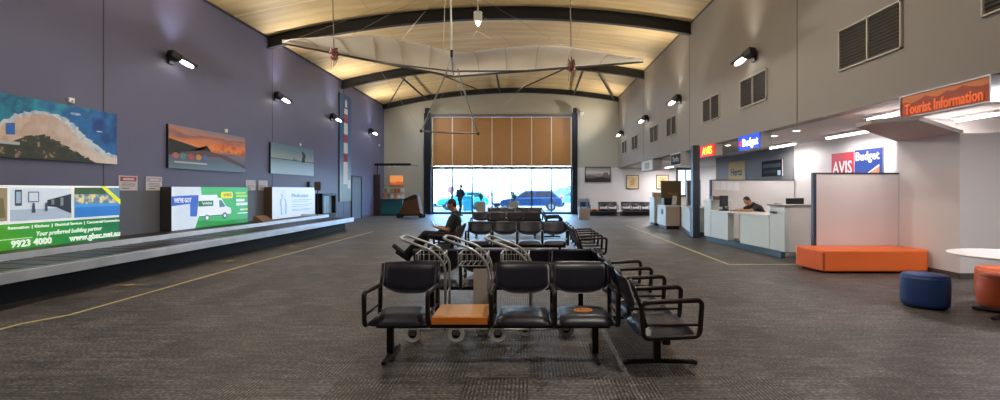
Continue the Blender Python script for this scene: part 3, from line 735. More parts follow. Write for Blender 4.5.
for (x, y, z0, w, d, h, lab) in ((-8.25, 7.45, .49, .36, .36, .2, 'brown tilted board on the carousel deck by the phone number'), (-8.1, 15.35, .49, .35, .6, .22, 'brown tilted board on the carousel deck past the van advertisement')):
    tt = thing('wedge_board', lab, 'board', (x, y, z0))
    MB().prism([(-w/2, 0), (w/2, 0), (w/2, .02), (-w/2+.08, h), (-w/2, h)], -d/2, d/2, axis='y').build('wedge', mat((118, 86, 70), .6, 0, .15), tt, bevel=.004)
    MB().box(w/2-.02, w/2, -d/2, d/2, .0, .04).build('lip', mat((90, 66, 54), .6), tt)
t = thing('pole_sign', 'brown square sign on a thin pole standing on the carousel end', 'sign', (-7.95, 18.9, .49))
MB().box(-.14, .14, -.12, .12, 0, .02).build('base', BLACKM, t); MB().tube([(0, 0, .02), (0, 0, 1.02)], .018, 8).build('pole', BLACKM, t)
MB().box(-.12, .12, -.03, .03, 1.0, 1.32).build('sign_face', mat((84, 72, 66), .6), t, bevel=.01)
t = thing('wall_phone', 'small dark box on the dark wall above the outlined person advertisement', 'wall box', (XL, 20.5, 1.72), rotz('east'))
MB().box(-.13, .13, -.1, 0, -.12, .12).build('case', mat((52, 56, 66), .5), t, bevel=.01); MB().box(-.08, .08, -.11, -.1, -.02, .08).build('front_plate', mat((80, 86, 96), .4), t)

# kiosk in the far corner
t = thing('corner_kiosk', 'teal fronted information counter in the far corner under a black overhead bar', 'kiosk', (-8.2, 29.6, 0))
MB().box(-.75, .85, -.35, .35, .06, .93).build('counter_front', mat((28, 92, 100), .5), t, bevel=.01)
MB().box(-.8, .9, -.42, .4, .93, .98).build('counter_top', mat((58, 56, 56), .4), t, bevel=.01)
MB().box(-.7, .8, -.3, .3, 0, .06).build('kick_board', BLACKM, t)
MB().box(-.78, -.42, -.5, -.36, 0, 2.4).build('side_panel', mat((56, 40, 42), .5), t)
MB().box(-.75, 1.35, -.45, -.3, 2.92, 3.06).build('overhead_bar', BLACKM, t, bevel=.01)
MB().tube([(-.6, -.38, 2.4), (-.6, -.38, 2.95)], .03, 8).build('bar_post', BLACKM, t)
MB().tube([(1.3, -.38, 2.99), (1.3, 1.6, 2.99)], .02, 8).build('bar_stay', BLACKM, t)
for i in range(3): MB().tube([(.1+i*.3, -.38, 2.9), (.1+i*.3, -.5, 2.82)], .04, 10).build('spotlight', mat((190, 190, 190), .4), t)
t = thing('brochure_rack', 'white brochure rack standing on the teal corner counter', 'brochure rack', (-8.0, 29.75, .98))
MB().box(-.62, .62, .1, .14, 0, .66).build('back_board', mat((206, 196, 184), .5), t)
for r_ in range(2):
    for i in range(6):
        cc = random.choice(((206, 130, 90), (220, 214, 206), (120, 140, 150), (200, 170, 120), (230, 226, 220)))
        MB().box(-.58+i*.2, -.42+i*.2, .05-.04*r_, .08-.04*r_, .36-.34*r_, .62-.34*r_).build('brochure', mat(cc, .5), t)
    MB().box(-.62, .62, .0-.04*r_, .1, .32-.34*r_ if r_ == 0 else 0, .37-.34*r_ if r_ == 0 else .04).build('shelf', mat((180, 172, 160), .5), t)
board('backlit_poster', 'glowing orange poster on the far wall above the brochure rack', 'poster', (-8.2, YB-.02, 2.1), 'cam', .84, .6, .05,
      [(R(0, 0, 1, 1), mat((236, 150, 84), .4, 0, .15, 2, .55)), ([(0, 0), (1, 0), (1, .3), (.6, .42), (.3, .25), (0, .35)], mat((196, 100, 50), .4, 0, .1, 2, .5))], BLACKM)
# covered cart
t = thing('covered_cart', 'brown fabric covered cart with rounded humped top on the far floor', 'cart', (-6.3, 27.0, 0))
b = MB(); prof = [(-.62, .16), (-.6, .30), (-.42, .62), (-.34, 1.0), (-.1, 1.12), (.12, 1.18), (.26, 1.26), (.4, 1.18), (.46, .8), (.56, .32), (.62, .16)]
b.prism(prof, -.32, .32, axis='y'); b.build('fabric_cover', mat((92, 58, 34), .8, 0, .35, 3, bump=.4), t, bevel=.06, seg=3)
MB().box(-.62, .62, -.34, .34, .12, .22).build('base_frame', mat((34, 26, 20), .7), t, bevel=.02)
MB().prism([(-.4, 1.0), (-.1, 1.13), (.26, 1.27), (.42, 1.18), (.36, 1.05), (.1, .98), (-.3, .9)], -.34, .34, axis='y').build('dark_hood', mat((36, 34, 26), .8, 0, .2), t, bevel=.04)
for x in (-.6, .58):
    for y in (-.3, .3): MB().tube([(x, y-.05, .13), (x, y+.05, .13)], .13, 16).build('wheel', RUBBER, t)

# ================================================================== BEAM SEATING
P = .535
FRAME = mat((34, 33, 34), .38, .5)
ARMB = mat((43, 35, 32), .28, .4)
def seat_mb(w):
    b = MB(); nx, ny = 10, 8
    def top(u, v):
        e = (1-abs(u)**6)*(1-abs(2*v-1)**6)
        return .345+.085*e**.5-.012*math.sin(PI*v)+.006
    for s in (0, 1):
        o = len(b.v)
        for j in range(ny+1):
            for i in range(nx+1):
                u = -1+2*i/nx; v = j/ny
                b.v.append((u*w/2, .015+.47*v, top(u, v) if s == 0 else .34+.012*(abs(u)**4)))
        for j in range(ny):
            for i in range(nx):
                q = [o+j*(nx+1)+i, o+j*(nx+1)+i+1, o+(j+1)*(nx+1)+i+1, o+(j+1)*(nx+1)+i]
                b.f.append(q if s == 0 else q[::-1]); b.m.append(0)
    K = (nx+1)*(ny+1)
    ring = [i for i in range(nx+1)]+[j*(nx+1)+nx for j in range(1, ny+1)]+[ny*(nx+1)+i for i in range(nx-1, -1, -1)]+[j*(nx+1) for j in range(ny-1, 0, -1)]
    for a, c in zip(ring, ring[1:]+ring[:1]): b.f.append([c, a, a+K, c+K]); b.m.append(0)
    return b
def back_mb(w):
    b = MB(); nx, nz = 14, 7
    for s in (0, 1):
        for j in range(nz+1):
            for i in range(nx+1):
                u = -1+2*i/nx; v = j/nz
                zb = .60-.08*(1-abs(u)**3); zt = .815-.006*u*u
                z = zb+(zt-zb)*v
                e = max(0., (1-abs(u)**8)*(1-abs(2*v-1)**8))**.5
                y = .50+.10*(z-.5)/.3-.0+.035*(1-u*u)*1.+(-.026*e if s == 0 else .008*e)-.03
                b.v.append((u*w/2, y, z))
        o = s*(nx+1)*(nz+1)
        for j in range(nz):
            for i in range(nx):
                q = [o+j*(nx+1)+i, o+j*(nx+1)+i+1, o+(j+1)*(nx+1)+i+1, o+(j+1)*(nx+1)+i]
                b.f.append(q if s == 0 else q[::-1]); b.m.append(0)
    K = (nx+1)*(nz+1)
    ring = [i for i in range(nx+1)]+[j*(nx+1)+nx for j in range(1, nz+1)]+[nz*(nx+1)+i for i in range(nx-1, -1, -1)]+[j*(nx+1) for j in range(nz-1, 0, -1)]
    for a, c in zip(ring, ring[1:]+ring[:1]): b.f.append([c, a, a+K, c+K]); b.m.append(0)
    return b
def arm_mb():
    b = MB()
    loop = [(0, .0, .35), (0, -.02, .635), (0, .46, .615), (0, .44, .33)]
    b.tube(fillet(loop, .05, 5, True), .021, 8, closed=True)
    b.tube(fillet([(0, .0, .44), (0, .44, .44)], .02), .011, 8)
    b.tube(fillet([(0, .42, .42), (0, .47, .60), (0, .545, .80)], .05), .015, 8)
    return b
_cache = {}
def cached(key, fn, name, mats, parent, **kw):
    if key in _cache:
        o = bpy.data.objects.new(name, _cache[key]); COL.objects.link(o); o.parent = parent
        return o
    o = fn().build(name, mats, parent, **kw); _cache[key] = o.data; return o
def bank(label, n, loc, rz=0., tables=(), group=None, legs=(.15, .16), ff=.06):
    """n places along +x from the origin, seats facing -y; front arm plane at y=0"""
    t = thing('beam_seating', label, 'seating', loc, rz, group)
    L = n*P
    MB().box(.03, L-.03, .22, .28, .27, .33).build('beam', FRAME, t, bevel=.006)
    for i in range(n):
        xc = (i+.5)*P
        if i in tables:
            MB().box(xc-P/2+.03, xc+P/2-.03, .006, .47, .375, .43).build('table_top', mat((196, 142, 88), .4, 0, .15, 12), t, bevel=.008)
            MB().box(xc-P/2+.03, xc+P/2-.03, -.012, .005, .365, .428).build('front_edge', mat((226, 128, 44), .4, 0, .1, 12), t, bevel=.004)
            MB().box(xc-.1, xc+.1, .2, .3, .33, .366).build('table_bracket', FRAME, t)
            continue
        s = cached('seat', lambda: seat_mb(P-.03), 'seat', VINYL, t, smooth=True); s.location.x = xc
        r = cached('back', lambda: back_mb(P-.022), 'backrest', VINYL, t, smooth=True); r.location.x = xc
    for i in range(n+1):
        a = cached('arm', arm_mb, 'armrest', ARMB, t, smooth=True); a.location.x = i*P
    for x in (legs[0], L-legs[1]):
        b = MB(); b.box(x-.028, x+.028, .222, .278, .04, .27)
        b.tube(fillet([(x, ff-.03, .022), (x, ff, .034), (x, .24, .042), (x, .51, .034), (x, .54, .022)], .03), .022, 8)
        b.build('leg', FRAME, t, bevel=.004)
    return t
b1 = bank('nearest bank of black vinyl seats with an orange timber tabletop in it', 4, (-1.38, 4.22, 0), 0, (1,))
# social distancing sticker on its last seat
st = [c for c in b1.children if c.name.startswith('seat') and abs(c.location.x-3.5*P) < .01][0]
sk = MB().tube([(0, .25, .4275), (0, .25, .4295)], .085, 24); o = sk.build('sticker', mat((214, 130, 44), .4), st)
MB().tube([(0, .25, .4296), (0, .25, .4305)], .066, 24).build('sticker_ring', mat((60, 44, 34), .4), st)
MB().tube([(0, .25, .4306), (0, .25, .4312)], .056, 24).build('sticker_centre', mat((214, 130, 44), .4), st)
b = MB().box(-.035, .035, .243, .257, .4313, .432); b.build('sticker_mark', mat((50, 38, 30), .4), st)
b = MB().box(-.03, -.01, .225, .28, .4313, .432); b.build('sticker_mark', mat((50, 38, 30), .4), st)
bank('bank of black seats turned towards the counters, at the end of the nearest bank', 4, (1.35, 3.93, 0), PI/2, legs=(.34, .34), ff=-.06)
bank('bank of black seats facing the far window door, just behind the silver trolleys', 4, (.80, 6.42, 0), PI)
bank('row of four black seats facing the trolleys, next to the seated man', 4, (-1.30, 10.45, 0), 0)
bank('side bank of black seats facing the counters in the second seating block', 4, (1.40, 9.0, 0), PI/2)
bank('short side bank of black seats on which the man sits', 2, (-1.89, 10.62, 0), -PI/2)
bank('row of four black seats directly behind the second seating block', 4, (-1.76, 15.4, 0), 0)
bank('furthest row of black seats, nearest the window door', 4, (-1.58, 19.2, 0), 0)
bank('short side bank of black seats beside the two furthest rows', 3, (1.05, 15.6, 0), PI/2)
bank('row of dark blue waiting seats with a small table against the far white wall', 4, (3.02, 28.6, 0), 0, (1,))
bank('row of three dark seats against the far white wall under the framed maps', 4, (5.42, 28.6, 0), 0)
# plinth boxes under the far seats
tag(MB().box(0, 2.2, 0, .5, 0, .24).build('seat_plinth', mat((58, 54, 52), .6), loc=(3.02, 29.25, 0), bevel=.01), 'low dark ledge behind the far seats with a table', 'ledge')
tag(MB().box(0, 2.2, 0, .5, 0, .24).build('seat_plinth', mat((50, 48, 48), .6), loc=(5.45, 29.25, 0), bevel=.01), 'low dark ledge behind the three far seats under the framed maps', 'ledge')

# ================================================================== LUGGAGE TROLLEYS
def trolley(label, loc, rz, plate=False):
    t = thing('luggage_trolley', label, 'luggage trolley', loc, rz, 'silver luggage trolleys')
    pts = []
    L = [(0, -.2, .10), (0, -.2, .76), (-.13, -.2, .90), (-.46, -.19, 1.02), (-.46, .19, 1.02), (-.13, .2, .90), (0, .2, .76), (0, .2, .10)]
    MB().tube(fillet(L, .1, 6), .0125, 10).build('handle_frame', CHROME, t, smooth=True)
    b = MB()
    x0, x1, y0, y1, z0, z1 = -.30, -.02, -.17, .17, .745, .86
    for z in (z0, z1): b.tube(fillet([(x0, y0, z), (x1, y0, z), (x1, y1, z), (x0, y1, z)], .04, 4, True), .005, 6, closed=True)
    for i in range(5):
        x = x0+.03+(x1-x0-.06)*i/4
        for y in (y0, y1): b.tube([(x, y, z0), (x, y, z1)], .0032, 5)
        b.tube([(x, y0, z0), (x, y1, z0)], .0028, 5)
    for i in range(4):
        y = y0+.03+(y1-y0-.06)*i/3
        for x in (x0, x1): b.tube([(x, y, z0), (x, y, z1)], .0032, 5)
    b.build('basket', CHROME, t, smooth=True)
    b = MB(); b.tube([(0, -.2, .45), (0, .2, .45)], .009, 8); b.tube([(0, -.2, .2), (0, .2, .2)], .009, 8); b.build('cross_bar', CHROME, t)
    b = MB()
    b.tube(fillet([(-.36, -.2, .12), (.1, -.2, .12), (.46, -.09, .12), (.46, .09, .12), (.1, .2, .12), (-.36, .2, .12)], .05, 4), .012, 8)
    for i in range(4): b.tube([(0+i*.12, -.17+.02*i, .12), (0+i*.12, .17-.02*i, .12)], .006, 6)
    b.build('base_frame', CHROME, t, smooth=True)
    if plate: MB().box(-.15, -.015, -.20, -.194, .22, .72).build('sign_plate', mat((176, 168, 160), .35, 0, .05), t)
    for x, y in ((-.32, -.2), (-.32, .2), (.36, 0.)):
        w = MB().tube([(x, y-.018, .082), (x, y+.018, .082)], .082, 24).build('wheel', mat((206, 204, 200), .5), t)
        MB().tube([(x, y-.021, .082), (x, y+.021, .082)], .042, 20).build('wheel_hub', RUBBER, w)
        MB().box(x-.03, x+.03, y-.035, y-.025, .07, .125).box(x-.03, x+.03, y+.025, y+.035, .07, .125).box(x-.03, x+.03, y-.035, y+.035, .118, .126).build('wheel_fork', STEEL, t)
    return t
trolley('silver luggage trolley at the rear of the row, closest to the man\'s feet', (-.83, 5.16, 0), .05)
trolley('middle silver luggage trolley, carrying a pale sign plate', (-.39, 5.15, 0), .0, True)
trolley('silver luggage trolley at the front of the row, nearest the side bank', (.03, 5.14, 0), -.04)

# ================================================================== PEOPLE
SKIN = mat((176, 128, 104), .5, 0, .06); 
def head_geo(b, c, f, up, r=1.):
    """head centred at c, face direction f"""
    f = Vector(f).normalized(); up = Vector(up); up = (up-f*up.dot(f)).normalized(); sd = f.cross(up)
    Rm = Matrix((sd, f, up)).transposed()
    c = Vector(c)
    b.ball(c+up*.02, (.074*r, .092*r, .098*r), 18, rot=Rm)
    b.ball(c+f*.022-up*.055, (.052*r, .062*r, .058*r), 16, rot=Rm)
    b.ball(c+f*.098*r-up*.012, (.013, .020, .022), 10, rot=Rm)
    b.ball(c+f*.082*r+up*.028, (.045, .014, .010), 12, rot=Rm)
    b.ball(c+f*.084*r-up*.052, (.024, .012, .012), 12, rot=Rm)
    b.ball(c+f*.074*r-up*.088, (.024, .018, .016), 12, rot=Rm)
    for s in (-1, 1): b.ball(c+sd*s*.077*r-f*.008, (.010, .020, .030), 10, rot=Rm)
    return Rm
def hand_geo(b, wr, d, nrm, curl=.5, side=1):
    """wrist wr, direction d, palm normal nrm, thumb towards side"""
    d = Vector(d).normalized(); nrm = Vector(nrm); nrm = (nrm-d*nrm.dot(d)).normalized(); s = d.cross(nrm)*side; w = Vector(wr)
    Rm = Matrix((s, d, nrm)).transposed()
    b.ball(w+d*.05, (.042, .056, .017), 12, rot=Rm)
    for i, (o, l) in enumerate(((.030, .068), (.010, .078), (-.010, .072), (-.029, .056))):
        p0 = w+d*.085+s*o; p1 = p0+(d*math.cos(curl*.5)+nrm*math.sin(curl*.5))*l*.45
        p2 = p1+(d*math.cos(curl*1.4)+nrm*math.sin(curl*1.4))*l*.32; p3 = p2+(d*math.cos(curl*2.2)+nrm*math.sin(curl*2.2))*l*.25
        b.tube([p0-d*.02, p0, p1, p2, p3], [.009, .009, .0088, .008, .0065], 8); b.ball(p3, .0065, 8)
    t0 = w+d*.025+s*.032; t1 = t0+(d*.6+s*.6+nrm*.25)*.04; t2 = t1+(d*.85+s*.2+nrm*.35)*.032
    b.tube([t0-s*.01, t0, t1, t2], [.012, .012, .0105, .008], 8); b.ball(t2, .008, 8)
def person(label, J, shirt, trousers, shoe, hair, vox=.009, sleeve='short', grp=None):
    t = thing('person', label, 'person', J['base'])
    off = Vector(J['base'])
    V = {k: (Vector(v)-off if isinstance(v, tuple) and k not in ('face', 'up', 'base') else v) for k, v in J.items() if k != 'hands'}
    b = MB()
    Rm = head_geo(b, V['head'], V['face'], V['up'])
    nk = V['neck']
    b.limb(nk, Vector(V['head'])-Rm @ Vector((0, .01, .05)), .058, .052)
    b.limb(V['pelvis'], V['chest'], .125, .13); b.limb(V['chest'], nk, .12, .06)
    for s in 'LR':
        b.limb(V['chest']+(V['sh'+s]-V['chest'])*.3, V['sh'+s], .09, .055)
        b.limb(V['sh'+s], V['el'+s], .052, .04); b.limb(V['el'+s], V['wr'+s], .040, .027)
        b.limb(V['hip'+s], V['kn'+s], .085, .058); b.limb(V['kn'+s], V['an'+s], .056, .038)
        b.limb(V['an'+s], V['toe'+s], .038, .03)
        d, n_, sd, cu = J['hands'][s]; hand_geo(b, V['wr'+s], d, n_, cu, sd)
    remeshed(b, 'body', SKIN, t, vox)
    # shirt
    b = MB(); b.limb(V['pelvis']+(V['chest']-V['pelvis'])*.1, V['chest'], .142, .148)
    b.limb(V['chest'], nk-(nk-V['chest'])*.12, .135, .078)
    for s in 'LR':
        b.limb(V['chest']+(V['sh'+s]-V['chest'])*.3, V['sh'+s], .10, .068)
        e = V['el'+s] if sleeve == 'long' else V['sh'+s].lerp(V['el'+s], .7)
        b.limb(V['sh'+s], e, .066, .056)
        if sleeve == 'long': b.limb(V['el'+s], V['wr'+s], .054, .038)
    remeshed(b, 'shirt', shirt, t, .012, 2)
    b = MB(); b.ball(V['pelvis'], (.155, .135, .12), 16)
    for s in 'LR':
        b.limb(V['hip'+s], V['kn'+s], .104, .074); b.limb(V['kn'+s], V['kn'+s].lerp(V['an'+s], .92), .073, .056)
    remeshed(b, 'trousers', trousers, t, .012, 2)
    for s in 'LR':
        b = MB(); a, c = V['an'+s], V['toe'+s]; dr = (c-a).normalized()
        b.limb(a-dr*.03, c, .052, .046); b.ball(c, .05, 12)
        remeshed(b, 'shoe', shoe, t, .01, 2)
    b = MB(); h = V['head']; 
    b.ball(h+Rm @ Vector((0, -.018, .038)), (.083, .092, .092), 18, rot=Rm); b.ball(h+Rm @ Vector((0, -.05, -.01)), (.07, .05, .07), 14, rot=Rm)
    remeshed(b, 'hair', hair, t, .008, 2)
    for s in (-1, 1):
        MB().ball(h+Rm @ Vector((s*.03, .083, .008)), (.011, .008, .007), 8, rot=Rm).build('eye', mat((40, 34, 32), .2), t)
    return t
Yp = 10.36
J = dict(base=(-1.65, Yp, 0), head=(-1.58, Yp, 1.19), face=(-1, -.05, -.42), up=(-.4, 0, 1), neck=(-1.50, Yp, 1.04), chest=(-1.52, Yp, .86), pelvis=(-1.62, Yp, .56),
         shL=(-1.50, Yp-.17, .97), elL=(-1.62, Yp-.21, .68), wrL=(-1.86, Yp-.1, .73), shR=(-1.50, Yp+.17, .97), elR=(-1.62, Yp+.21, .68), wrR=(-1.86, Yp+.08, .73),
         hipL=(-1.66, Yp-.09, .53), knL=(-2.10, Yp-.11, .60), anL=(-2.55, Yp-.02, .17), toeL=(-2.76, Yp-.02, .34),
         hipR=(-1.66, Yp+.09, .53), knR=(-2.08, Yp+.1, .56), anR=(-2.52, Yp+.07, .075), toeR=(-2.72, Yp+.08, .20),
         hands={'L': ((-1, .25, .15), (0, .3, 1), -1, .7), 'R': ((-1, -.25, .15), (0, -.3, 1), 1, .7)})
pm = person('man seated on the short side bank, looking down at a phone, legs stretched out', J, mat((44, 48, 45), .8), mat((20, 22, 28), .8), mat((20, 20, 22), .5), mat((44, 32, 26), .8))
t = thing('mobile_phone', 'dark mobile phone held in the seated man\'s hands', 'phone', (-1.965, Yp-.01, .80))
bb = MB().box(-.005, .005, -.037, .037, -.07, .07).build('phone_case', BLACKM, t, bevel=.003); bb.rotation_euler.y = -.5
bb = MB().box(.0052, .0062, -.033, .033, -.062, .062).build('screen', mat((90, 130, 170), .2, 0, .05, 5, .6), t); bb.rotation_euler.y = -.5
# clerk
Yc = 13.5
J = dict(base=(6.42, Yc, 0), head=(5.90, Yc-.04, 1.20), face=(-.8, -.45, -.75), up=(-.6, 0, 1), neck=(6.04, Yc, 1.13), chest=(6.2, Yc, .97), pelvis=(6.42, Yc, .56),
         shL=(6.10, Yc-.17, 1.07), elL=(5.92, Yc-.26, .955), wrL=(5.66, Yc-.15, .95), shR=(6.10, Yc+.17, 1.07), elR=(5.88, Yc+.22, .955), wrR=(5.64, Yc+.12, .95),
         hipL=(6.40, Yc-.09, .54), knL=(6.02, Yc-.12, .52), anL=(6.08, Yc-.12, .12), toeL=(5.93, Yc-.12, .06),
         hipR=(6.40, Yc+.09, .54), knR=(6.02, Yc+.12, .52), anR=(6.08, Yc+.12, .12), toeR=(5.93, Yc+.12, .06),
         hands={'L': ((-1, .1, 0), (0, .0, -1), 1, .3), 'R': ((-1, -.2, 0), (0, 0, -1), -1, .5)})
person('clerk in a dark polo shirt bent over paperwork at the service desk', J, mat((40, 38, 42), .8), mat((30, 30, 34), .8), mat((20, 20, 22), .5), mat((50, 36, 28), .8))
# standing man near the glass
J = dict(base=(-3.92, 28.9, 0), head=(-3.86, 28.9, 1.70), face=(.5, .85, -.1), up=(0, 0, 1), neck=(-3.9, 28.9, 1.56), chest=(-3.93, 28.9, 1.36), pelvis=(-3.93, 28.9, .98),
         shL=(-4.09, 28.97, 1.49), elL=(-4.15, 29.06, 1.22), wrL=(-3.96, 29.16, 1.16), shR=(-3.77, 28.83, 1.49), elR=(-3.70, 28.9, 1.22), wrR=(-3.84, 29.08, 1.13),
         hipL=(-3.95, 29.0, .93), knL=(-3.92, 29.02, .52), anL=(-3.97, 29.03, .1), toeL=(-3.83, 29.1, .05),
         hipR=(-3.91, 28.8, .93), knR=(-3.87, 28.78, .52), anR=(-3.93, 28.76, .1), toeR=(-3.79, 28.8, .05),
         hands={'L': ((.8, -.5, 0), (0, -1, 0), 1, .8), 'R': ((.8, .5, 0), (0, 1, 0), -1, .8)})
person('man in dark clothes standing by the glass looking out', J, mat((38, 48, 72), .8), mat((30, 40, 60), .8), mat((24, 24, 28), .5), mat((50, 44, 44), .8), sleeve='long', vox=.011)

# ================================================================== HANG GLIDER
t = thing('hang_glider', 'silver white hang glider hung from the ceiling with its triangular control frame', 'hang glider', (0, 0, 0))
nose = Vector((-2.1, 14.15, 4.72)); kr = Vector((-1.68, 11.0, 4.42))
def F(px, py, h): Y = h*500/(190-py); return Vector(((px-528)/500*Y, Y, 1.5+h))
tipL, tipR = F(282, 43, 3.65), F(643, 61.5, 3.0)
teL = [F(453, 52, 3.2), F(430, 46, 3.28), F(394, 39, 3.38), F(364, 35, 3.46), F(325, 37, 3.56), F(291, 39.5, 3.64)]
teR = [F(453, 52, 3.2), F(470, 52.5, 3.2), F(497, 48.5, 3.16), F(530, 45.5, 3.12), F(556, 45.8, 3.08), F(595, 51, 3.04), F(627, 57.5, 3.0)]
sail = bpy.data.materials.new('sailcloth'); sail.use_nodes = True; nt = sail.node_tree; p = nt.nodes['Principled BSDF']
nz = nt.nodes.new('ShaderNodeTexNoise'); nz.inputs['Scale'].default_value = 1.5; nz.inputs['Detail'].default_value = 5
cr = nt.nodes.new('ShaderNodeValToRGB'); nt.links.new(nz.outputs['Fac'], cr.inputs[0])
cr.color_ramp.elements[0].position = .3; cr.color_ramp.elements[0].color = s2l((224, 218, 206))+(1,)
cr.color_ramp.elements[1].position = .7; cr.color_ramp.elements[1].color = s2l((244, 240, 232))+(1,)
nt.links.new(cr.outputs[0], p.inputs['Base Color']); p.inputs['Roughness'].default_value = .32; p.inputs['Specular IOR Level'].default_value = .6
bp = nt.nodes.new('ShaderNodeBump'); bp.inputs['Strength'].default_value = .35; bp.inputs['Distance'].default_value = .05
n2 = nt.nodes.new('ShaderNodeTexNoise'); n2.inputs['Scale'].default_value = 2.4; n2.inputs['Detail'].default_value = 6
nt.links.new(n2.outputs['Fac'], bp.inputs['Height']); nt.links.new(bp.outputs['Normal'], p.inputs['Normal'])
tr = nt.nodes.new('ShaderNodeBsdfTranslucent'); nt.links.new(cr.outputs[0], tr.inputs['Color']); mxs = nt.nodes.new('ShaderNodeMixShader'); mxs.inputs[0].default_value = .6
nt.links.new(p.outputs[0], mxs.inputs[1]); nt.links.new(tr.outputs[0], mxs.inputs[2]); nt.links.new(mxs.outputs[0], nt.nodes['Material Output'].inputs['Surface'])
tube_m = mat((128, 124, 116), .35, .8)
def interp(L, s):
    k = s*(len(L)-1); i = min(int(k), len(L)-2); return L[i].lerp(L[i+1], k-i)
def wing(tip, te):
    ns, ntt = 30, 14
    te = te+[tip]
    def S(s, u, dz=0):
        le = nose.lerp(tip, s); q = interp(te, s); c = le.lerp(q, u)
        c.z += .26*math.sin(PI*u)*(1-.6*s)*(.6+.4*math.sin(PI*min(1, s*1.1)))-.0+dz*max(.0, (1-u)) ; return c
    b = MB(); vs = []
    for lay in (0, 1):
        for i in range(ns+1):
            for j in range(ntt+1):
                s, u = i/ns, j/ntt
                v = S(s, u); v.z += (.0 if lay == 0 else .012+.10*math.sin(PI*min(1, u*1.6+.02))*(1-u)*(1-s*.7)); vs.append(v)
    fs = []; K = (ns+1)*(ntt+1)
    for i in range(ns):
        for j in range(ntt):
            a = i*(ntt+1)+j; q = (a, a+1, a+ntt+2, a+ntt+1); fs.append(q); fs.append(tuple(x+K for x in reversed(q)))
    for i in range(ns):
        for j in (0, ntt):
            a = i*(ntt+1)+j; fs.append((a, a+ntt+1, a+ntt+1+K, a+K))
    b.add(vs, fs); o = b.build('sail', sail, t, smooth=True)
    MB().tube([nose.lerp(tip, x) - Vector((0, 0, .01)) for x in (0, .5, 1)], [.035, .035, .022], 10).build('leading_edge_tube', tube_m, t)
    for s in (.16, .32, .48, .64, .8):
        MB().tube([S(s, u)-Vector((0, 0, .006)) for u in (0, .2, .4, .6, .8, 1.)], .008, 6).build('batten', mat((186, 176, 160), .5), t)
wing(tipL, teL); wing(tipR, teR)
MB().tube([nose, nose.lerp(kr, .5)-Vector((0, 0, .02)), kr], .024, 10).build('keel_tube', tube_m, t)
cb = nose.lerp(kr, .42); MB().tube([nose.lerp(tipL, .5)-Vector((0, 0, .03)), cb-Vector((0, 0, .05)), nose.lerp(tipR, .5)-Vector((0, 0, .03))], .022, 8).build('cross_tube', tube_m, t)
apex = nose.lerp(kr, .45)
def G(px, py, Y): return Vector(((px-528)/500*Y, Y, 1.5+(190-py)/500*Y))
c1, c2 = G(421, 131, 12.6), G(478, 133.5, 12.6)
MB().tube([apex+Vector((-.12, 0, 0)), c1], .017, 8).build('downtube', mat((150, 148, 146), .3, .8), t)
MB().tube([apex+Vector((.12, 0, 0)), c2], .017, 8).build('downtube', mat((150, 148, 146), .3, .8), t)
MB().tube([c1, c1.lerp(c2, .5)-Vector((0, 0, .02)), c2], .018, 8).build('base_bar', mat((170, 160, 150), .3, .8), t)
MB().ball(c1, .04).build('corner_fitting', BLACKM, t); MB().ball(c2, .04).build('corner_fitting', BLACKM, t)
wire = mat((150, 144, 134), .4, .5)
for a, c in ((c1, nose.lerp(tipL, .5)), (c2, nose.lerp(tipR, .5)), (c1, nose), (c2, nose), (c1, kr), (c2, kr)):
    MB().tube([a, c], .004, 5).build('rigging_wire', wire, t)
ktop = Vector((kr.x-.03, kr.y+.02, 6.1))
MB().tube([kr+Vector((0, 0, .0)), kr+Vector((0, 0, .16))], .028, 10).build('kingpost_socket', BLACKM, t)
MB().tube([kr+Vector((0, 0, .16)), ktop], .02, 10).build('kingpost', mat((225, 222, 214), .4), t)
for a in (interp(teL+[tipL], .3), interp(teL+[tipL], .55), interp(teL+[tipL], .8), interp(teR+[tipR], .35), interp(teR+[tipR], .6)):
    MB().tube([ktop, a+Vector((0, 0, .02))], .004, 5).build('rigging_wire', wire, t)
# suspension
z = ceil_z(ktop.x); tag(MB().tube([ktop+Vector((0, 0, .02)), (ktop.x, ktop.y, z)], .008, 6).build('hanging_cable', wire), 'thin cable hanging from the ceiling to the glider king post', 'cable')
tag(MB().tube([G(443, 55, 11.6), (G(443, 55, 11.6).x+.12, 11.6, z)], .008, 6).build('hanging_cable', mat((214, 200, 170), .5)), 'pale cord from the ceiling to the glider keel', 'cable')
ropem = mat((158, 104, 92), .8, 0, .3)
def rope(bottom, lab, lab2):
    zz = ceil_z(bottom.x)
    tt = thing('suspension_rope', lab, 'rope', tuple(bottom))
    MB().tube([(0, 0, 0), (-.06, 0, (zz-bottom.z)-.01)], .014, 8).build('rope', mat((120, 98, 84), .8), tt)
    rr = random.Random(len(lab)); b = MB(); pts = []
    for i in range(60):
        a = i*.9; pts.append((.10*math.cos(a)*(.6+.4*rr.random()), .08*math.sin(a), .10-.24*i/60+.05*math.sin(a*2.3)))
    b.tube(pts, .014, 6); b.build('knot', ropem, tt, smooth=True)
    b = MB()
    for q in (-1, 0, 1): b.tube([(q*.03, 0, -.1), (q*.06, 0, -.22), (q*.04-.03, .02, -.34+.05*q)], .008, 6)
    b.build('loose_end', ropem, tt)
rope(G(334, 53, 12.1), 'brown rope with a reddish knot holding the glider wing half near the dark wall', '')
rope(G(571.5, 65, 12.0), 'brown rope with a reddish knot holding the glider wing half near the taupe wall', '')

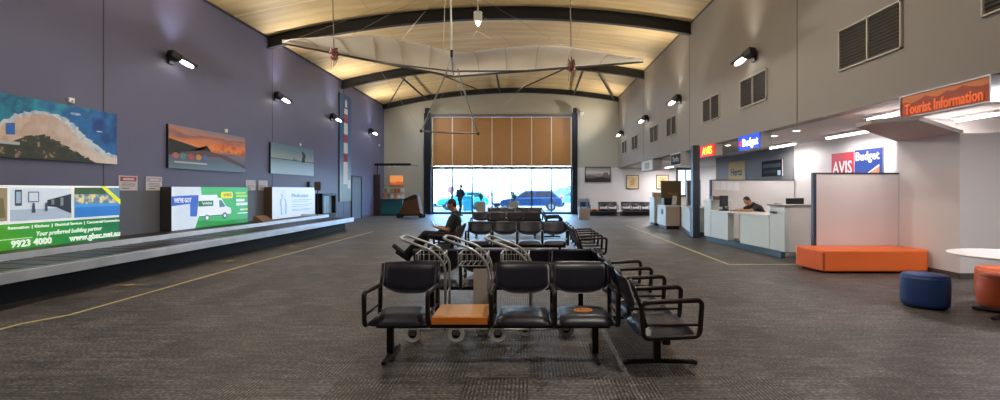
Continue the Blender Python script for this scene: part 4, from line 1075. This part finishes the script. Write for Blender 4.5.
# hanging lamp
t = thing('pendant_lamp', 'white cylindrical lamp hanging below the ceiling behind the glider mast', 'lamp', (-1.62, 16.2, 6.95))
MB().tube([(0, 0, .3), (0, 0, ceil_z(-1.62)-6.95)], .02, 8).build('stem', WHITE, t)
MB().lathe([(.05, .32), (.14, .31), (.14, .02), (.12, .0)], n=24).build('lamp_can', mat((226, 226, 228), .4), t, smooth=False)
MB().lathe([(.07, 0), (.06, -.08), (.02, -.13)], n=16).build('bulb', mat((255, 244, 214), .4, 0, 0, 1, 14.), t, smooth=True)
tag(MB().tube([(0, 0, 0), (.12, 0, .16)], .012, 6).tube([(.12, 0, .16), (.42, 0, .0), (.56, 0, -.08)], .012, 6).build('glider_cord', mat((236, 226, 196), .6), loc=(-1.72, 15.6, 6.3)), 'short white split cord hanging just below the pendant lamp', 'cord')
tag(MB().tube([(.12, 0, .16), (.14, 0, .62)], .005, 6).build('cord_tail', mat((236, 226, 196), .6), loc=(-1.72, 15.6, 6.3)), 'thin white string holding the split cord under the pendant lamp', 'cord')

# ================================================================== SIGNS UNDER THE BULKHEAD
def hang_sign(name, lab, y0, y1, z0, z1, depth, layers, texts, side, border=.02, bm=None, em_=0):
    w, h = y1-y0, z1-z0
    t = thing(name, lab, 'sign', (XR-.03, (y0+y1)/2, z0), rotz('west'))
    MB().box(-w/2, w/2, 0, depth, 0, h).build('sign_box', side, t, bevel=.01)
    mb = MB(); mats = []; y = -.004
    for shp, m in layers:
        if m not in mats: mats.append(m)
        mb.poly([((u-.5)*w, y, v*h) for u, v in shp], mats.index(m)); y -= .0025
    mb.build('sign_face', mats, t)
    bm = bm or STEEL
    b = MB().box(-w/2, w/2, y-.01, .01, 0, border).box(-w/2, w/2, y-.01, .01, h-border, h).box(-w/2, -w/2+border, y-.01, .01, border, h-border).box(w/2-border, w/2, y-.01, .01, border, h-border)
    b.build('sign_frame', bm, t)
    for (s, u, v, sz, mm, wd, kw) in texts: text(s, sz, ((u-.5)*w, y-.006, v*h), mm, t, width=wd*w, **kw)
    return t
sidew = mat((204, 202, 200), .5, 0, .03)
hills1 = [(0, .0), (0, .62), (.06, .70), (.14, .6), (.22, .66), (.32, .8), (.38, .7), (.46, .64), (.56, .78), (.64, .72), (.72, .84), (.8, .74), (.9, .66), (1, .7), (1, 0)]
hang_sign('information_sign', 'orange hanging sign with hills and Tourist Information lettering', 6.02, 7.50, 2.56, 2.90, .12,
          [(R(0, 0, 1, 1), mat((206, 116, 58), .35, 0, .05, 2, .1)), (hills1, mat((160, 66, 32), .35, 0, .08, 3, .08)), ([(u, v*.62) for u, v in hills1], mat((176, 74, 34), .35, 0, .08, 3, .08))],
          [('Tourist Information', .5, .33, .21, mat((236, 112, 56), .35, 0, .02, 3, .35), .86, {'bold': .004})], STEEL, .018)
redf = mat((196, 34, 38), .4, 0, .03, 3, .9); yel = mat((252, 222, 70), .4, 0, .02, 3, 1.6); blu = mat((32, 70, 190), .4, 0, .05, 3, 1.0); wt = mat((245, 245, 250), .4, 0, .02, 3, 1.6)
hang_sign('hanging_sign', 'red lit hanging sign reading AVIS in yellow, beside the dark column', 14.95, 16.25, 2.54, 2.90, .22,
          [(R(0, 0, 1, 1), redf)], [('AVIS', .5, .48, .34, yel, .66, {'bold': .004})], sidew, .02, redf)
hang_sign('hanging_sign', 'blue lit hanging sign reading Budget in white letters', 12.05, 13.25, 2.53, 2.90, .27,
          [(R(0, 0, 1, 1), blu), ([(0, .3), (.22, .35), (.22, .7), (0, .65)], mat((214, 60, 90), .4, 0, .03, 3, .9))], [('Budget', .56, .48, .28, wt, .72, {'bold': .004})], sidew, .02, blu)
hang_sign('hanging_sign', 'black hanging sign with pale lettering in a white box', 18.25, 19.6, 2.42, 2.90, .3,
          [(R(0, 0, 1, 1), sidew), (R(.05, .08, .95, .9), mat((26, 28, 30), .8))], [('Thrifty', .51, .49, .26, mat((176, 180, 176), .4), .6, {})], sidew, .01, sidew)
hang_sign('hanging_sign', 'pale hanging sign with a dull yellow centre, furthest along the bulkhead', 22.4, 24.6, 2.42, 2.88, .4,
          [(R(0, 0, 1, 1), sidew), (R(.3, .15, .72, .8), mat((150, 132, 60), .4))], [], sidew, .01, sidew)

# framed wall signs behind the counters, facing the hall
WX = 8.262
def wsign(label, y0, y1, z0, z1, layers, texts, x=WX, name='wall_sign', cat='sign'):
    w, h = y1-y0, z1-z0
    th, y = board(name, label, cat, (x, (y0+y1)/2, (z0+z1)/2), 'west', w, h, .03, layers, WHITE)
    for (s, u, v, sz, mm, wd, kw) in texts: text(s, sz, ((u-.5)*w, y-.005, (v-.5)*h), mm, th, width=wd*w, **kw)
r2 = mat((200, 40, 56), .4, 0, .03); b2 = mat((26, 52, 134), .4, 0, .03); w2 = mat((244, 240, 240), .5, 0, .02); o2 = mat((228, 130, 70), .4)
wsign('red and white AVIS sign on the white wall, beside its blue neighbour', 12.68, 13.62, 1.62, 2.48, [(R(0, 0, 1, 1), r2)], [('AVIS', .5, .53, .46, w2, .86, {'bold': .004})], x=8.3)
wsign('blue Budget sign with an orange road swoosh on the white wall', 11.66, 12.66, 1.62, 2.50, [(R(0, 0, 1, 1), b2), ([(.1, .1), (.9, .5), (.9, .36), (.6, 0), (.1, 0)], o2), ([(.12, .14), (.9, .56), (.9, .5)], w2)],
      [('Budget', .48, .80, .30, w2, .84, {'bold': .004})], x=8.3)
yw = mat((206, 164, 40), .5, 0, .04)
wsign('yellow Hertz sign on the grey wall behind the white partition', 19.0, 20.5, 1.85, 2.62, [(R(0, 0, 1, 1), yw)], [('Hertz', .5, .45, .4, mat((40, 36, 26), .5), .7, {'bold': .004})])
lay = [(R(0, 0, 1, 1), mat((22, 26, 32), .8)), (R(.06, .55, .94, .8), mat((80, 90, 100), .8, 0, .4, 6)), (R(.1, .2, .75, .4), mat((56, 64, 74), .8, 0, .3, 6)), (R(.8, .05, .95, .35), mat((170, 200, 220), .3))]
wsign('dark framed photo on the grey wall behind the clerk', 16.2, 17.6, 1.96, 2.5, lay, [], name='wall_picture', cat='picture')
# on the far white wall
ZY = YB-.045
lay = [(R(0, 0, 1, 1), ramp_mat([(0, (60, 50, 46)), (.4, (120, 104, 96)), (.6, (206, 198, 190)), (1, (112, 112, 120))], 2, -.45, .45, .15, 1.5)), ([(0, .0), (1, 0), (1, .22), (.6, .35), (.2, .2), (0, .3)], mat((46, 38, 36), .5)), (E(.55, .45, .12, .12), mat((150, 140, 136), .5)), (R(.72, .4, .9, .62), mat((110, 100, 98), .5))]
board('wall_picture', 'dark landscape photo on the far white wall near the black door post', 'picture', (4.35, ZY, 2.47), 'cam', 1.6, .94, .05, lay, BLACKM, border=.04, bmat=BLACKM)
for x, lab in ((6.52, 'framed yellowish map on the far white wall above the three seats'), (8.38, 'framed yellowish map on the far white wall, partly behind the olive counter board')):
    lay = [(R(0, 0, 1, 1), mat((216, 202, 176), .5)), (R(.15, .12, .85, .88), mat((206, 180, 130), .5, 0, .2, 8)), ([(.3, .2), (.6, .3), (.7, .6), (.5, .8), (.35, .55)], mat((190, 150, 96), .5))]
    board('framed_map', lab, 'picture', (x, ZY, 2.0), 'cam', .78, .88, .04, lay, WHITE, border=.05, bmat=mat((104, 70, 48), .5))
struct('window_1', MB().box(9.35, 10.3, YB-.06, YB-.02, 1.2, 2.75), mat((200, 222, 240), .3, 0, .1, 3, 1.2))
b = MB().box(9.27, 9.35, YB-.09, YB, 1.1, 2.85).box(10.3, 10.38, YB-.09, YB, 1.1, 2.85).box(9.27, 10.38, YB-.09, YB, 2.75, 2.85).box(9.27, 10.38, YB-.09, YB, 1.1, 1.2).box(9.8, 9.85, YB-.09, YB, 1.2, 2.75)
struct('trim_%d' % k, b, STEELD); k += 1

# lights under the lower ceiling
TUBE = mat((255, 248, 246), .4, 0, 0, 1, 7.)
def fluoro(x, y0, y1, lab, lit=True, e=None, z=SOF):
    t = thing('ceiling_batten_light', lab, 'ceiling light', (x, (y0+y1)/2, z))
    L = (y1-y0)/2
    MB().box(-.09, .09, -L, L, -.05, 0).build('housing', WHITE, t, bevel=.005)
    MB().tube([(0, -L+.02, -.075), (0, L-.02, -.075)], .028, 10).build('tube', TUBE if lit else mat((200, 200, 205), .3), t)
    if lit:
        l = bpy.data.lights.new('batten_glow', 'AREA'); l.shape = 'RECTANGLE'; l.size = .16; l.size_y = (y1-y0)*.95; l.energy = e or 24*(y1-y0); l.color = (1, .955, .95)
        lo = bpy.data.objects.new('batten_glow', l); COL.objects.link(lo); lo.location = (x, (y0+y1)/2, z-.12)
fluoro(6.45, 8.56, 9.5, 'lit fluorescent tube beside the edge of the orange information sign')
fluoro(8.2, 8.7, 9.6, 'lit fluorescent tube above the alcove, past the information sign')
fluoro(7.7, 11.3, 12.9, 'lit fluorescent tube above the blue Budget wall sign')
fluoro(7.7, 14.4, 15.9, 'lit fluorescent tube above the end of the white partition')
fluoro(7.7, 17.6, 19.2, 'dim fluorescent tube behind the blue hanging sign', False)
fluoro(6.4, 24.6, 26.0, 'lit fluorescent tube beyond the pale hanging sign', True, 110)
fluoro(8.3, 28.6, 30.2, 'lit fluorescent tube nearest the far white wall', True, 130)
fluoro(6.45, 5.0, 6.4, 'added fluorescent tube over the poufs, out of view', True, 60)  # unseen tube added to brighten the alcove, bench and partition
fluoro(8.0, 4.2, 5.8, 'lit fluorescent tube over the round table', True, 55)
for x, y, lab in ((6.3, 12.8, 'round lit downlight between the blue hanging sign and the wall sign'), (6.28, 11.7, 'round lit downlight nearest the orange bench'), (6.2, 15.5, 'round lit downlight between the red and blue hanging signs')):
    t = thing('downlight', lab, 'ceiling light', (x, y, SOF))
    MB().lathe([(.11, 0), (.11, -.015), (.08, -.02)], n=24).build('trim_ring', WHITE, t)
    MB().lathe([(.078, -.019), (.06, -.024)], n=24).build('lens', mat((255, 250, 240), .4, 0, 0, 1, 8.), t)

# dark column
t = thing('steel_column', 'dark blue grey steel column between the two counters', 'column', (5.27, 15.75, 0))
MB().box(-.11, .11, -.11, .11, .02, SOF).build('shaft', mat((66, 76, 88), .45, .3), t, bevel=.01); MB().box(-.16, .16, -.16, .16, 0, .02).build('base_plate', STEELD, t)

# ================================================================== SERVICE COUNTERS
CW = mat((206, 216, 216), .45, 0, .03); CTOP = mat((226, 222, 218), .3, 0, .03); KICK = mat((52, 74, 92), .5, 0, .05); BEIGE = mat((196, 178, 164), .5, 0, .04)
def lerp2(a, b, t): return (a[0]+(b[0]-a[0])*t, a[1]+(b[1]-a[1])*t)
FA, FB = (5.27, 14.9), (5.62, 10.95)   # line of the counter front
def fl(y): return 5.27+(14.9-y)/(14.9-10.95)*.35
def slab(y0, y1, x_in0, x_in1, z0, z1, out=0.):
    return MB().prism([(fl(y0)-out, y0), (fl(y1)-out, y1), (x_in1, y1), (x_in0, y0)][::1], z0, z1)
t = thing('service_desk', 'long white service desk with raised ends where the clerk sits', 'counter', (0, 0, 0))
def body(y0, y1, xin, z1, nm, mtl): slab(y0, y1, xin, xin, .14, z1).build(nm, mtl, t, bevel=.006)
body(13.5, 14.5, 5.56, .88, 'desk_front', CW); body(11.55, 12.85, 5.72, .88, 'desk_front', CW)
MB().prism([(fl(13.5)+.30, 13.5), (fl(12.85)+.30, 12.85), (5.76, 12.85), (5.72, 13.5)], .14, .88).build('knee_panel', BEIGE, t)
slab(11.55, 14.5, 6.12, 6.12, .88, .925, .03).build('desk_top', CTOP, t, bevel=.008)
body(14.52, 14.95, 5.9, 1.18, 'raised_end', CW); slab(14.45, 15.0, 5.95, 5.95, 1.18, 1.215, .04).build('raised_top', CTOP, t, bevel=.006)
body(10.95, 11.53, 6.3, 1.14, 'raised_end', CW); slab(10.9, 11.58, 6.36, 6.36, 1.14, 1.175, .03).build('raised_top', mat((130, 112, 104), .4), t, bevel=.006)
slab(10.94, 10.952, 6.31, 6.31, .14, 1.14, -.12).build('end_panel', mat((226, 220, 218), .5, 0, .02), t)
slab(10.99, 14.9, 5.56, 5.70, 0, .14, -.04).build('kick_board', KICK, t)
text('Budget', .09, (fl(11.36)-.012, 11.36, 1.0), mat((50, 60, 80), .5), t, rz=-PI/2+.089, width=.28)
# partition panels
def panel(name, lab, x0, x1, y, z1, m, post='l', th=.05):
    t = thing(name, lab, 'partition', ((x0+x1)/2, y, 0)); w = (x1-x0)/2
    MB().box(-w, w, 0, th, .0, z1-.03).build('panel', m, t)
    MB().box(-w, w, -.01, th+.01, z1-.03, z1).build('top_rail', mat((66, 68, 76), .4, .3), t)
    MB().box(-w-.02, -w+.04, -.015, th+.015, 0, z1).build('edge_post', mat((66, 72, 84), .4, .3), t)
    return t
panel('partition_screen', 'white partition with a dark edge post standing behind the orange bench', 5.6, 7.26, 9.79, 1.84, mat((222, 213, 211), .55, 0, .02))
panel('partition_screen', 'long white partition behind the clerk with papers pinned to it', 5.66, 8.25, 15.5, 1.82, mat((222, 217, 212), .55, 0, .02))
for i in range(4):
    o = MB().box(-.09, .09, -.004, 0, -.13, .13).build('paper_notice', mat((238, 240, 244), .5, 0, .02), loc=(5.86+i*.2, 15.494, 1.64-.01*i))
    tag(o, 'white paper pinned on the long partition behind the clerk', 'paper', 'papers pinned on the partition')
# things on the desk
def monitor(lab, loc, rz, w=.46, h=.3, low=False):
    t = thing('computer_monitor', lab, 'monitor', loc, rz)
    MB().box(-.12, .12, -.09, .09, 0, .015).build('base', BLACKM, t, bevel=.004)
    MB().box(-.025, .025, -.02, .02, .015, .16).build('neck', BLACKM, t)
    s = MB().box(-w/2, w/2, -.02, .02, .1, .1+h).build('screen_housing', BLACKM, t, bevel=.006)
    MB().box(-w/2+.015, w/2-.015, -.0225, -.02, .115, .085+h).build('screen', mat((30, 34, 42), .15), t)
monitor('black computer monitor on the desk across from the clerk', (5.56, 14.2, .925), .55, .34, .32)
monitor('black computer monitor showing above the raised desk end', (6.35, 11.9, .925), .1, .44, .28)
t = thing('desk_phone', 'black desk phone beside the first monitor', 'phone', (5.42, 13.86, .925), .3)
MB().prism([(-.1, 0), (.1, 0), (.1, .06), (-.1, .025)], -.09, .09, axis='y').build('phone_base', BLACKM, t, bevel=.004); MB().tube([(-.08, -.1, .07), (.08, -.1, .09)], .018, 8).build('handset', BLACKM, t)
t = thing('keyboard', 'pale keyboard on the desk in front of the clerk', 'keyboard', (5.75, 13.82, .925), .4)
MB().box(-.2, .2, -.07, .07, 0, .018).build('key_tray', mat((200, 198, 190), .5), t, bevel=.004); MB().box(-.18, .18, -.055, .055, .018, .026).build('keys', mat((232, 230, 224), .5), t)
t = thing('document_tray', 'dark document tray with red folder on the raised desk end by the column', 'tray', (5.58, 14.74, 1.215))
MB().box(-.16, .16, -.12, .12, 0, .02).box(-.16, -.14, -.12, .12, .02, .12).box(.14, .16, -.12, .12, .02, .12).build('tray', BLACKM, t); MB().box(-.13, .13, -.1, .1, .02, .1).build('folder', mat((130, 60, 60), .5), t)
def office_chair(lab, loc, rz):
    t = thing('office_chair', lab, 'office chair', loc, rz)
    MB().box(-.24, .24, -.23, .23, .44, .52).build('seat', mat((32, 33, 38), .7), t, bevel=.03, seg=3)
    MB().prism([(-.22, .62), (.22, .62), (.2, 1.14), (-.2, 1.14)], .22, .28, axis='y').build('backrest', mat((32, 33, 38), .7), t, bevel=.03, seg=3)
    MB().tube([(0, 0, .1), (0, 0, .44)], .03, 10).build('stem', BLACKM, t); MB().box(-.03, .03, .2, .3, .46, .68).build('back_bracket', BLACKM, t)
    for i in range(5):
        a = i*2*PI/5; MB().tube([(0, 0, .1), (.28*math.cos(a), .28*math.sin(a), .075)], [.025, .016], 8).build('base_arm', BLACKM, t)
        MB().ball((.28*math.cos(a), .28*math.sin(a), .032), .032, 10).build('castor', BLACKM, t)
office_chair('black office chair under the clerk at the service desk', (6.5, 13.5, 0), -PI/2)
office_chair('empty black office chair beside the clerk', (6.5, 12.35, 0), -PI/2-.3)

# second counter group past the column
t = thing('service_counter', 'white counter with beige end and dark kick board in front of the olive board', 'counter', (0, 0, 0))
MB().prism([(5.28, 19.2), (5.82, 19.2), (5.9, 20.4), (5.28, 20.4)], .12, .86).build('counter_front', CW, t, bevel=.006)
MB().prism([(5.31, 19.185), (5.82, 19.185), (5.82, 19.2), (5.31, 19.2)], .12, .84).build('end_panel', BEIGE, t)
MB().prism([(5.25, 19.16), (5.84, 19.16), (5.94, 20.44), (5.25, 20.44)], .86, .90).build('counter_top', CTOP, t, bevel=.005)
MB().prism([(5.33, 19.24), (5.8, 19.24), (5.85, 20.38), (5.33, 20.38)], 0, .12).build('kick_board', BLACKM, t)
MB().box(5.268, 5.278, 19.5, 19.8, .55, .75).build('label_plate', KICK, t)
t = thing('service_counter', 'tall narrow white counter end furthest along the counter row', 'counter', (0, 0, 0))
MB().box(5.35, 5.62, 21.2, 22.0, .1, 1.16).build('counter_front', CW, t, bevel=.006); MB().box(5.32, 5.66, 21.16, 22.04, 1.16, 1.2).build('counter_top', CTOP, t, bevel=.005); MB().box(5.38, 5.6, 21.24, 21.96, 0, .1).build('kick_board', BLACKM, t)
t = thing('service_counter', 'angled white counter right beside the dark column', 'counter', (0, 0, 0))
q = [(5.78, 18.75), (5.2, 16.05), (5.9, 16.05), (6.4, 18.75)]
MB().prism(q, .14, .88).build('counter_front', CW, t, bevel=.006); MB().prism([(5.74, 18.8), (5.15, 16.0), (5.95, 16.0), (6.45, 18.8)], .88, .92).build('counter_top', CTOP, t, bevel=.005)
MB().prism([(5.83, 18.7), (5.26, 16.1), (5.85, 16.1), (6.35, 18.7)], 0, .14).build('kick_board', KICK, t)
t = thing('olive_board', 'olive brown board with dull lettering standing behind the second counter', 'board', (5.94, 20.75, 0))
MB().box(-.42, .42, 0, .06, 0, 1.84).build('panel', mat((104, 86, 54), .6, 0, .06), t, bevel=.008); MB().box(-.44, .44, -.01, .07, 1.84, 1.88).build('top_rail', mat((60, 54, 44), .5), t)
text('Hertz', .16, (.08, -.012, 1.35), mat((170, 142, 60), .5), t, width=.4)
t = thing('glazed_screen', 'grey framed glass screen above the angled counter', 'screen', (6.05, 18.2, 0), -.0)
MB().box(-.28, -.24, 0, .05, .92, 1.86).box(.2, .24, 0, .05, .92, 1.86).box(-.28, .24, 0, .05, 1.82, 1.86).box(-.28, .24, 0, .05, .92, .96).build('frame', mat((150, 160, 168), .4, .3), t)
MB().box(-.24, .2, .02, .03, .96, 1.82).build('pane', mat((86, 88, 90), .2, 0, .1), t)
t = thing('printer', 'black printer on the second counter before the olive board', 'printer', (5.56, 19.95, .90))
MB().box(-.18, .18, -.18, .18, 0, .28).build('printer_case', mat((24, 24, 27), .5), t, bevel=.015); MB().box(-.14, .14, -.24, -.1, .08, .1).build('paper_tray', BLACKM, t)
t = thing('tilted_notice', 'white tilted notice card on a stand on the second counter', 'notice', (5.66, 19.4, .90), .1)
bb = MB().box(-.09, .09, -.006, .006, .05, .38).build('card', WHITE, t); bb.rotation_euler.y = .12
MB().box(-.07, .07, -.05, .05, 0, .05).build('stand', mat((180, 190, 200), .3), t)
t = thing('parcel_box', 'pale cardboard box on top of the tall narrow counter end', 'box', (5.5, 21.45, 1.2))
MB().box(-.16, .22, -.15, .15, 0, .2).build('carton', mat((186, 170, 150), .6), t, bevel=.004); MB().box(-.02, .03, -.152, .152, .0, .202).build('tape_strip', mat((206, 190, 160), .4), t)

# donation box near the door
t = thing('display_case', 'grey plinth with a clear display top near the black door post', 'display case', (2.9, 25.9, 0))
MB().box(-.28, .28, -.25, .25, 0, .58).build('plinth', mat((150, 152, 156), .5), t, bevel=.01); MB().box(-.15, .15, -.256, -.25, .08, .48).build('front_panel', mat((176, 140, 116), .5), t)
MB().box(-.27, .27, -.24, .24, .58, 1.05).build('clear_top', glass_mat((220, 232, 240), .12), t)
MB().box(-.27, -.22, -.02, .02, .58, 1.55).build('sign_post', mat((206, 216, 226), .3), t); MB().box(.1, .2, -.02, .02, .58, 1.1).build('notice_card', mat((150, 164, 184), .4), t)

# ================================================================== LOUNGE CORNER
ORANGE = mat((238, 112, 48), .45, 0, .05, 4)
t = thing('bench_ottoman', 'long low orange upholstered bench in front of the white partition', 'bench', (0, 0, 0))
MB().prism([(5.30, 8.98), (7.18, 8.98), (7.26, 9.08), (7.26, 9.76), (5.22, 9.76), (5.22, 9.7)], .03, .42).build('cushion', ORANGE, t, bevel=.035, seg=4)
MB().prism([(5.4, 9.12), (7.1, 9.12), (7.1, 9.72), (5.32, 9.72)], 0, .03).build('base', BLACKM, t)
MB().prism([(5.292, 8.97), (5.33, 8.97), (5.33, 8.976), (5.292, 8.976)], .06, .37).build('piping', mat((176, 76, 36), .5), t)
def pouf(lab, x, y, r, h, col, sx=1.):
    t = thing('pouf', lab, 'pouf', (x, y, 0))
    MB().lathe([(r*.9, .02), (r*.97, .035), (r, .08), (r*1.01, h*.5), (r, h-.05), (r*.97, h-.02)], n=40, sx=sx).build('side_cover', col, t, smooth=True)
    MB().lathe([(r*.965, h-.02), (r*.9, h-.002), (r*.5, h+.004), (.001, h+.006)], n=40, sx=sx).build('top_cover', col, t, smooth=True)
    MB().lathe([(r*.85, 0), (r*.85, .02)], n=30, sx=sx).build('base', BLACKM, t)
pouf('blue round pouf standing alone on the carpet near the orange bench', 5.12, 6.45, .262, .42, mat((34, 62, 118), .5, 0, .06, 6))
pouf('orange round pouf under the near edge of the white round table', 6.06, 6.35, .28, .42, mat((206, 96, 58), .5, 0, .06, 6))
pouf('orange round pouf behind the other orange pouf, against the alcove wall', 6.62, 7.0, .28, .42, mat((206, 104, 68), .5, 0, .06, 6))
t = thing('round_table', 'round white table on a dark pedestal beside the orange poufs', 'table', (5.74, 5.9, 0))
MB().lathe([(.60, .715), (.625, .725), (.625, .735), (.615, .74)], n=48).build('table_top', mat((226, 222, 224), .3, 0, .02), t)
MB().tube([(0, 0, .03), (0, 0, .715)], .035, 16).build('pedestal', BLACKM, t)
for i in range(4):
    a = PI/4*0+i*PI/2+.35; MB().tube([(0, 0, .05), (.42*math.cos(a), .42*math.sin(a), .02)], [.03, .018], 8).build('foot', BLACKM, t)

# ================================================================== FLOOR TAPE
TAPE = mat((206, 190, 132), .6, 0, .08, 5)
def tape(lab, pts, w=.045):
    b = MB()
    for (x0, y0), (x1, y1) in zip(pts, pts[1:]):
        d = Vector((x1-x0, y1-y0)).normalized(); n = Vector((-d.y, d.x))*w/2
        b.prism([(x0-n.x, y0-n.y), (x1-n.x, y1-n.y), (x1+n.x, y1+n.y), (x0+n.x, y0+n.y)][::1], .001, .004)
    tag(b.build('floor_tape', TAPE), lab, 'floor tape')
tape('long yellow tape line on the carpet in front of the baggage carousel', [(-5.66, 2.0), (-5.68, 5.6), (-5.5, 6.0), (-5.62, 10), (-5.58, 18)])
tape('yellow tape line on the carpet in front of the service counters', [(4.18, 21.5), (4.04, 10.07), (5.55, 10.07)])
DOT = mat((190, 170, 90), .6)
for x, y, lab in ((-6.0+.0, 7.9, 'small yellow distancing mark on the carpet, nearest the camera end'), (-5.95, 10.56, 'second small yellow distancing mark on the carpet by the carousel'), (-5.95, 13.4, 'third small yellow distancing mark on the carpet by the carousel'), (-6.0, 16.9, 'furthest small yellow distancing mark by the carousel')):
    x = {7.9: -6.42, 10.56: -6.42, 13.4: -6.46, 16.9: -6.55}[y]
    x = x+.12
    t = thing('distancing_mark', lab, 'floor mark', (x, y, 0))
    MB().tube([(0, 0, .001), (0, 0, .004)], .07, 16).build('dot', DOT, t)
    MB().box(-.32, .32, -.012, .012, .001, .003).build('strip', DOT, t)

# ================================================================== LIGHTS
def area(name, loc, size, e, col, d=(0, 0, -1), sy=None):
    l = bpy.data.lights.new(name, 'AREA'); l.energy = e; l.color = col; l.size = size
    if sy: l.shape = 'RECTANGLE'; l.size_y = sy
    o = bpy.data.objects.new(name, l); COL.objects.link(o); o.location = loc; o.rotation_euler = Vector(d).to_track_quat('-Z', 'Y').to_euler()
    return o
# the pendant lamp's light, plus added lights with no fixture to brighten the hall
for x, y, e in ((-1.62, 16.2, 150), (-5.2, 9.2, 120), (1.6, 9.2, 120), (-5.2, 2.0, 160), (1.6, 2.0, 160), (-1.6, 22.4, 160), (-5.6, 27.8, 150), (2.4, 27.8, 150)):
    area('pendant_and_fill', (x, y, min(6.75, 6.9)), .35, e, (1., .90, .78) if y < 20 else (.74, .87, 1.))  # the added far lights are tinted cool to imitate daylight
for x, s_ in ((XL+.5, 1), (XR-.5, -1)):  # extra spots added near the wall floodlights to brighten the sail's underside
    l = bpy.data.lights.new('glider_wash', 'SPOT'); l.energy = 1500; l.spot_size = 1.1; l.spot_blend = 1.; l.color = (1., .97, .90); l.shadow_soft_size = .15
    lo = bpy.data.objects.new('glider_wash', l); COL.objects.link(lo); lo.location = (x, 12.57, 4.55)
    lo.rotation_euler = (Vector((-2.+s_*.3, 12.6, 5.1))-lo.location).to_track_quat('-Z', 'Y').to_euler()
# sky light
W = bpy.data.worlds.new('sky'); SC.world = W; W.use_nodes = True; nt = W.node_tree; bg = nt.nodes['Background']
st = nt.nodes.new('ShaderNodeTexSky'); st.sky_type = 'HOSEK_WILKIE' if False else 'NISHITA'; st.sun_disc = False; st.sun_elevation = .7; st.sun_rotation = 2.5; st.air_density = 1.; st.dust_density = 2.
mx = nt.nodes.new('ShaderNodeMix'); mx.data_type = 'RGBA'; mx.inputs['Factor'].default_value = .75
nt.links.new(st.outputs[0], mx.inputs['A']); mx.inputs['B'].default_value = (.16, .47, 1., 1)
nt.links.new(mx.outputs['Result'], bg.inputs['Color']); bg.inputs['Strength'].default_value = 13.5

# ================================================================== CAMERA
cam = bpy.data.cameras.new('camera'); co = bpy.data.objects.new('camera', cam); COL.objects.link(co)
co.location = (0, 0, 1.5); co.rotation_euler = (PI/2, 0, 0); cam.lens = 18.; cam.sensor_width = 36.
cam.shift_x = -.028; cam.shift_y = -.010; cam.clip_end = 500
SC.camera = co
SC.view_settings.view_transform = 'Standard'; SC.view_settings.look = 'None'; SC.view_settings.gamma = 1.
SC.view_settings.use_curve_mapping = False; SC.view_settings.exposure = .17
SC.cycles.use_denoising = True
SC.cycles.max_bounces = 8; SC.cycles.diffuse_bounces = 4
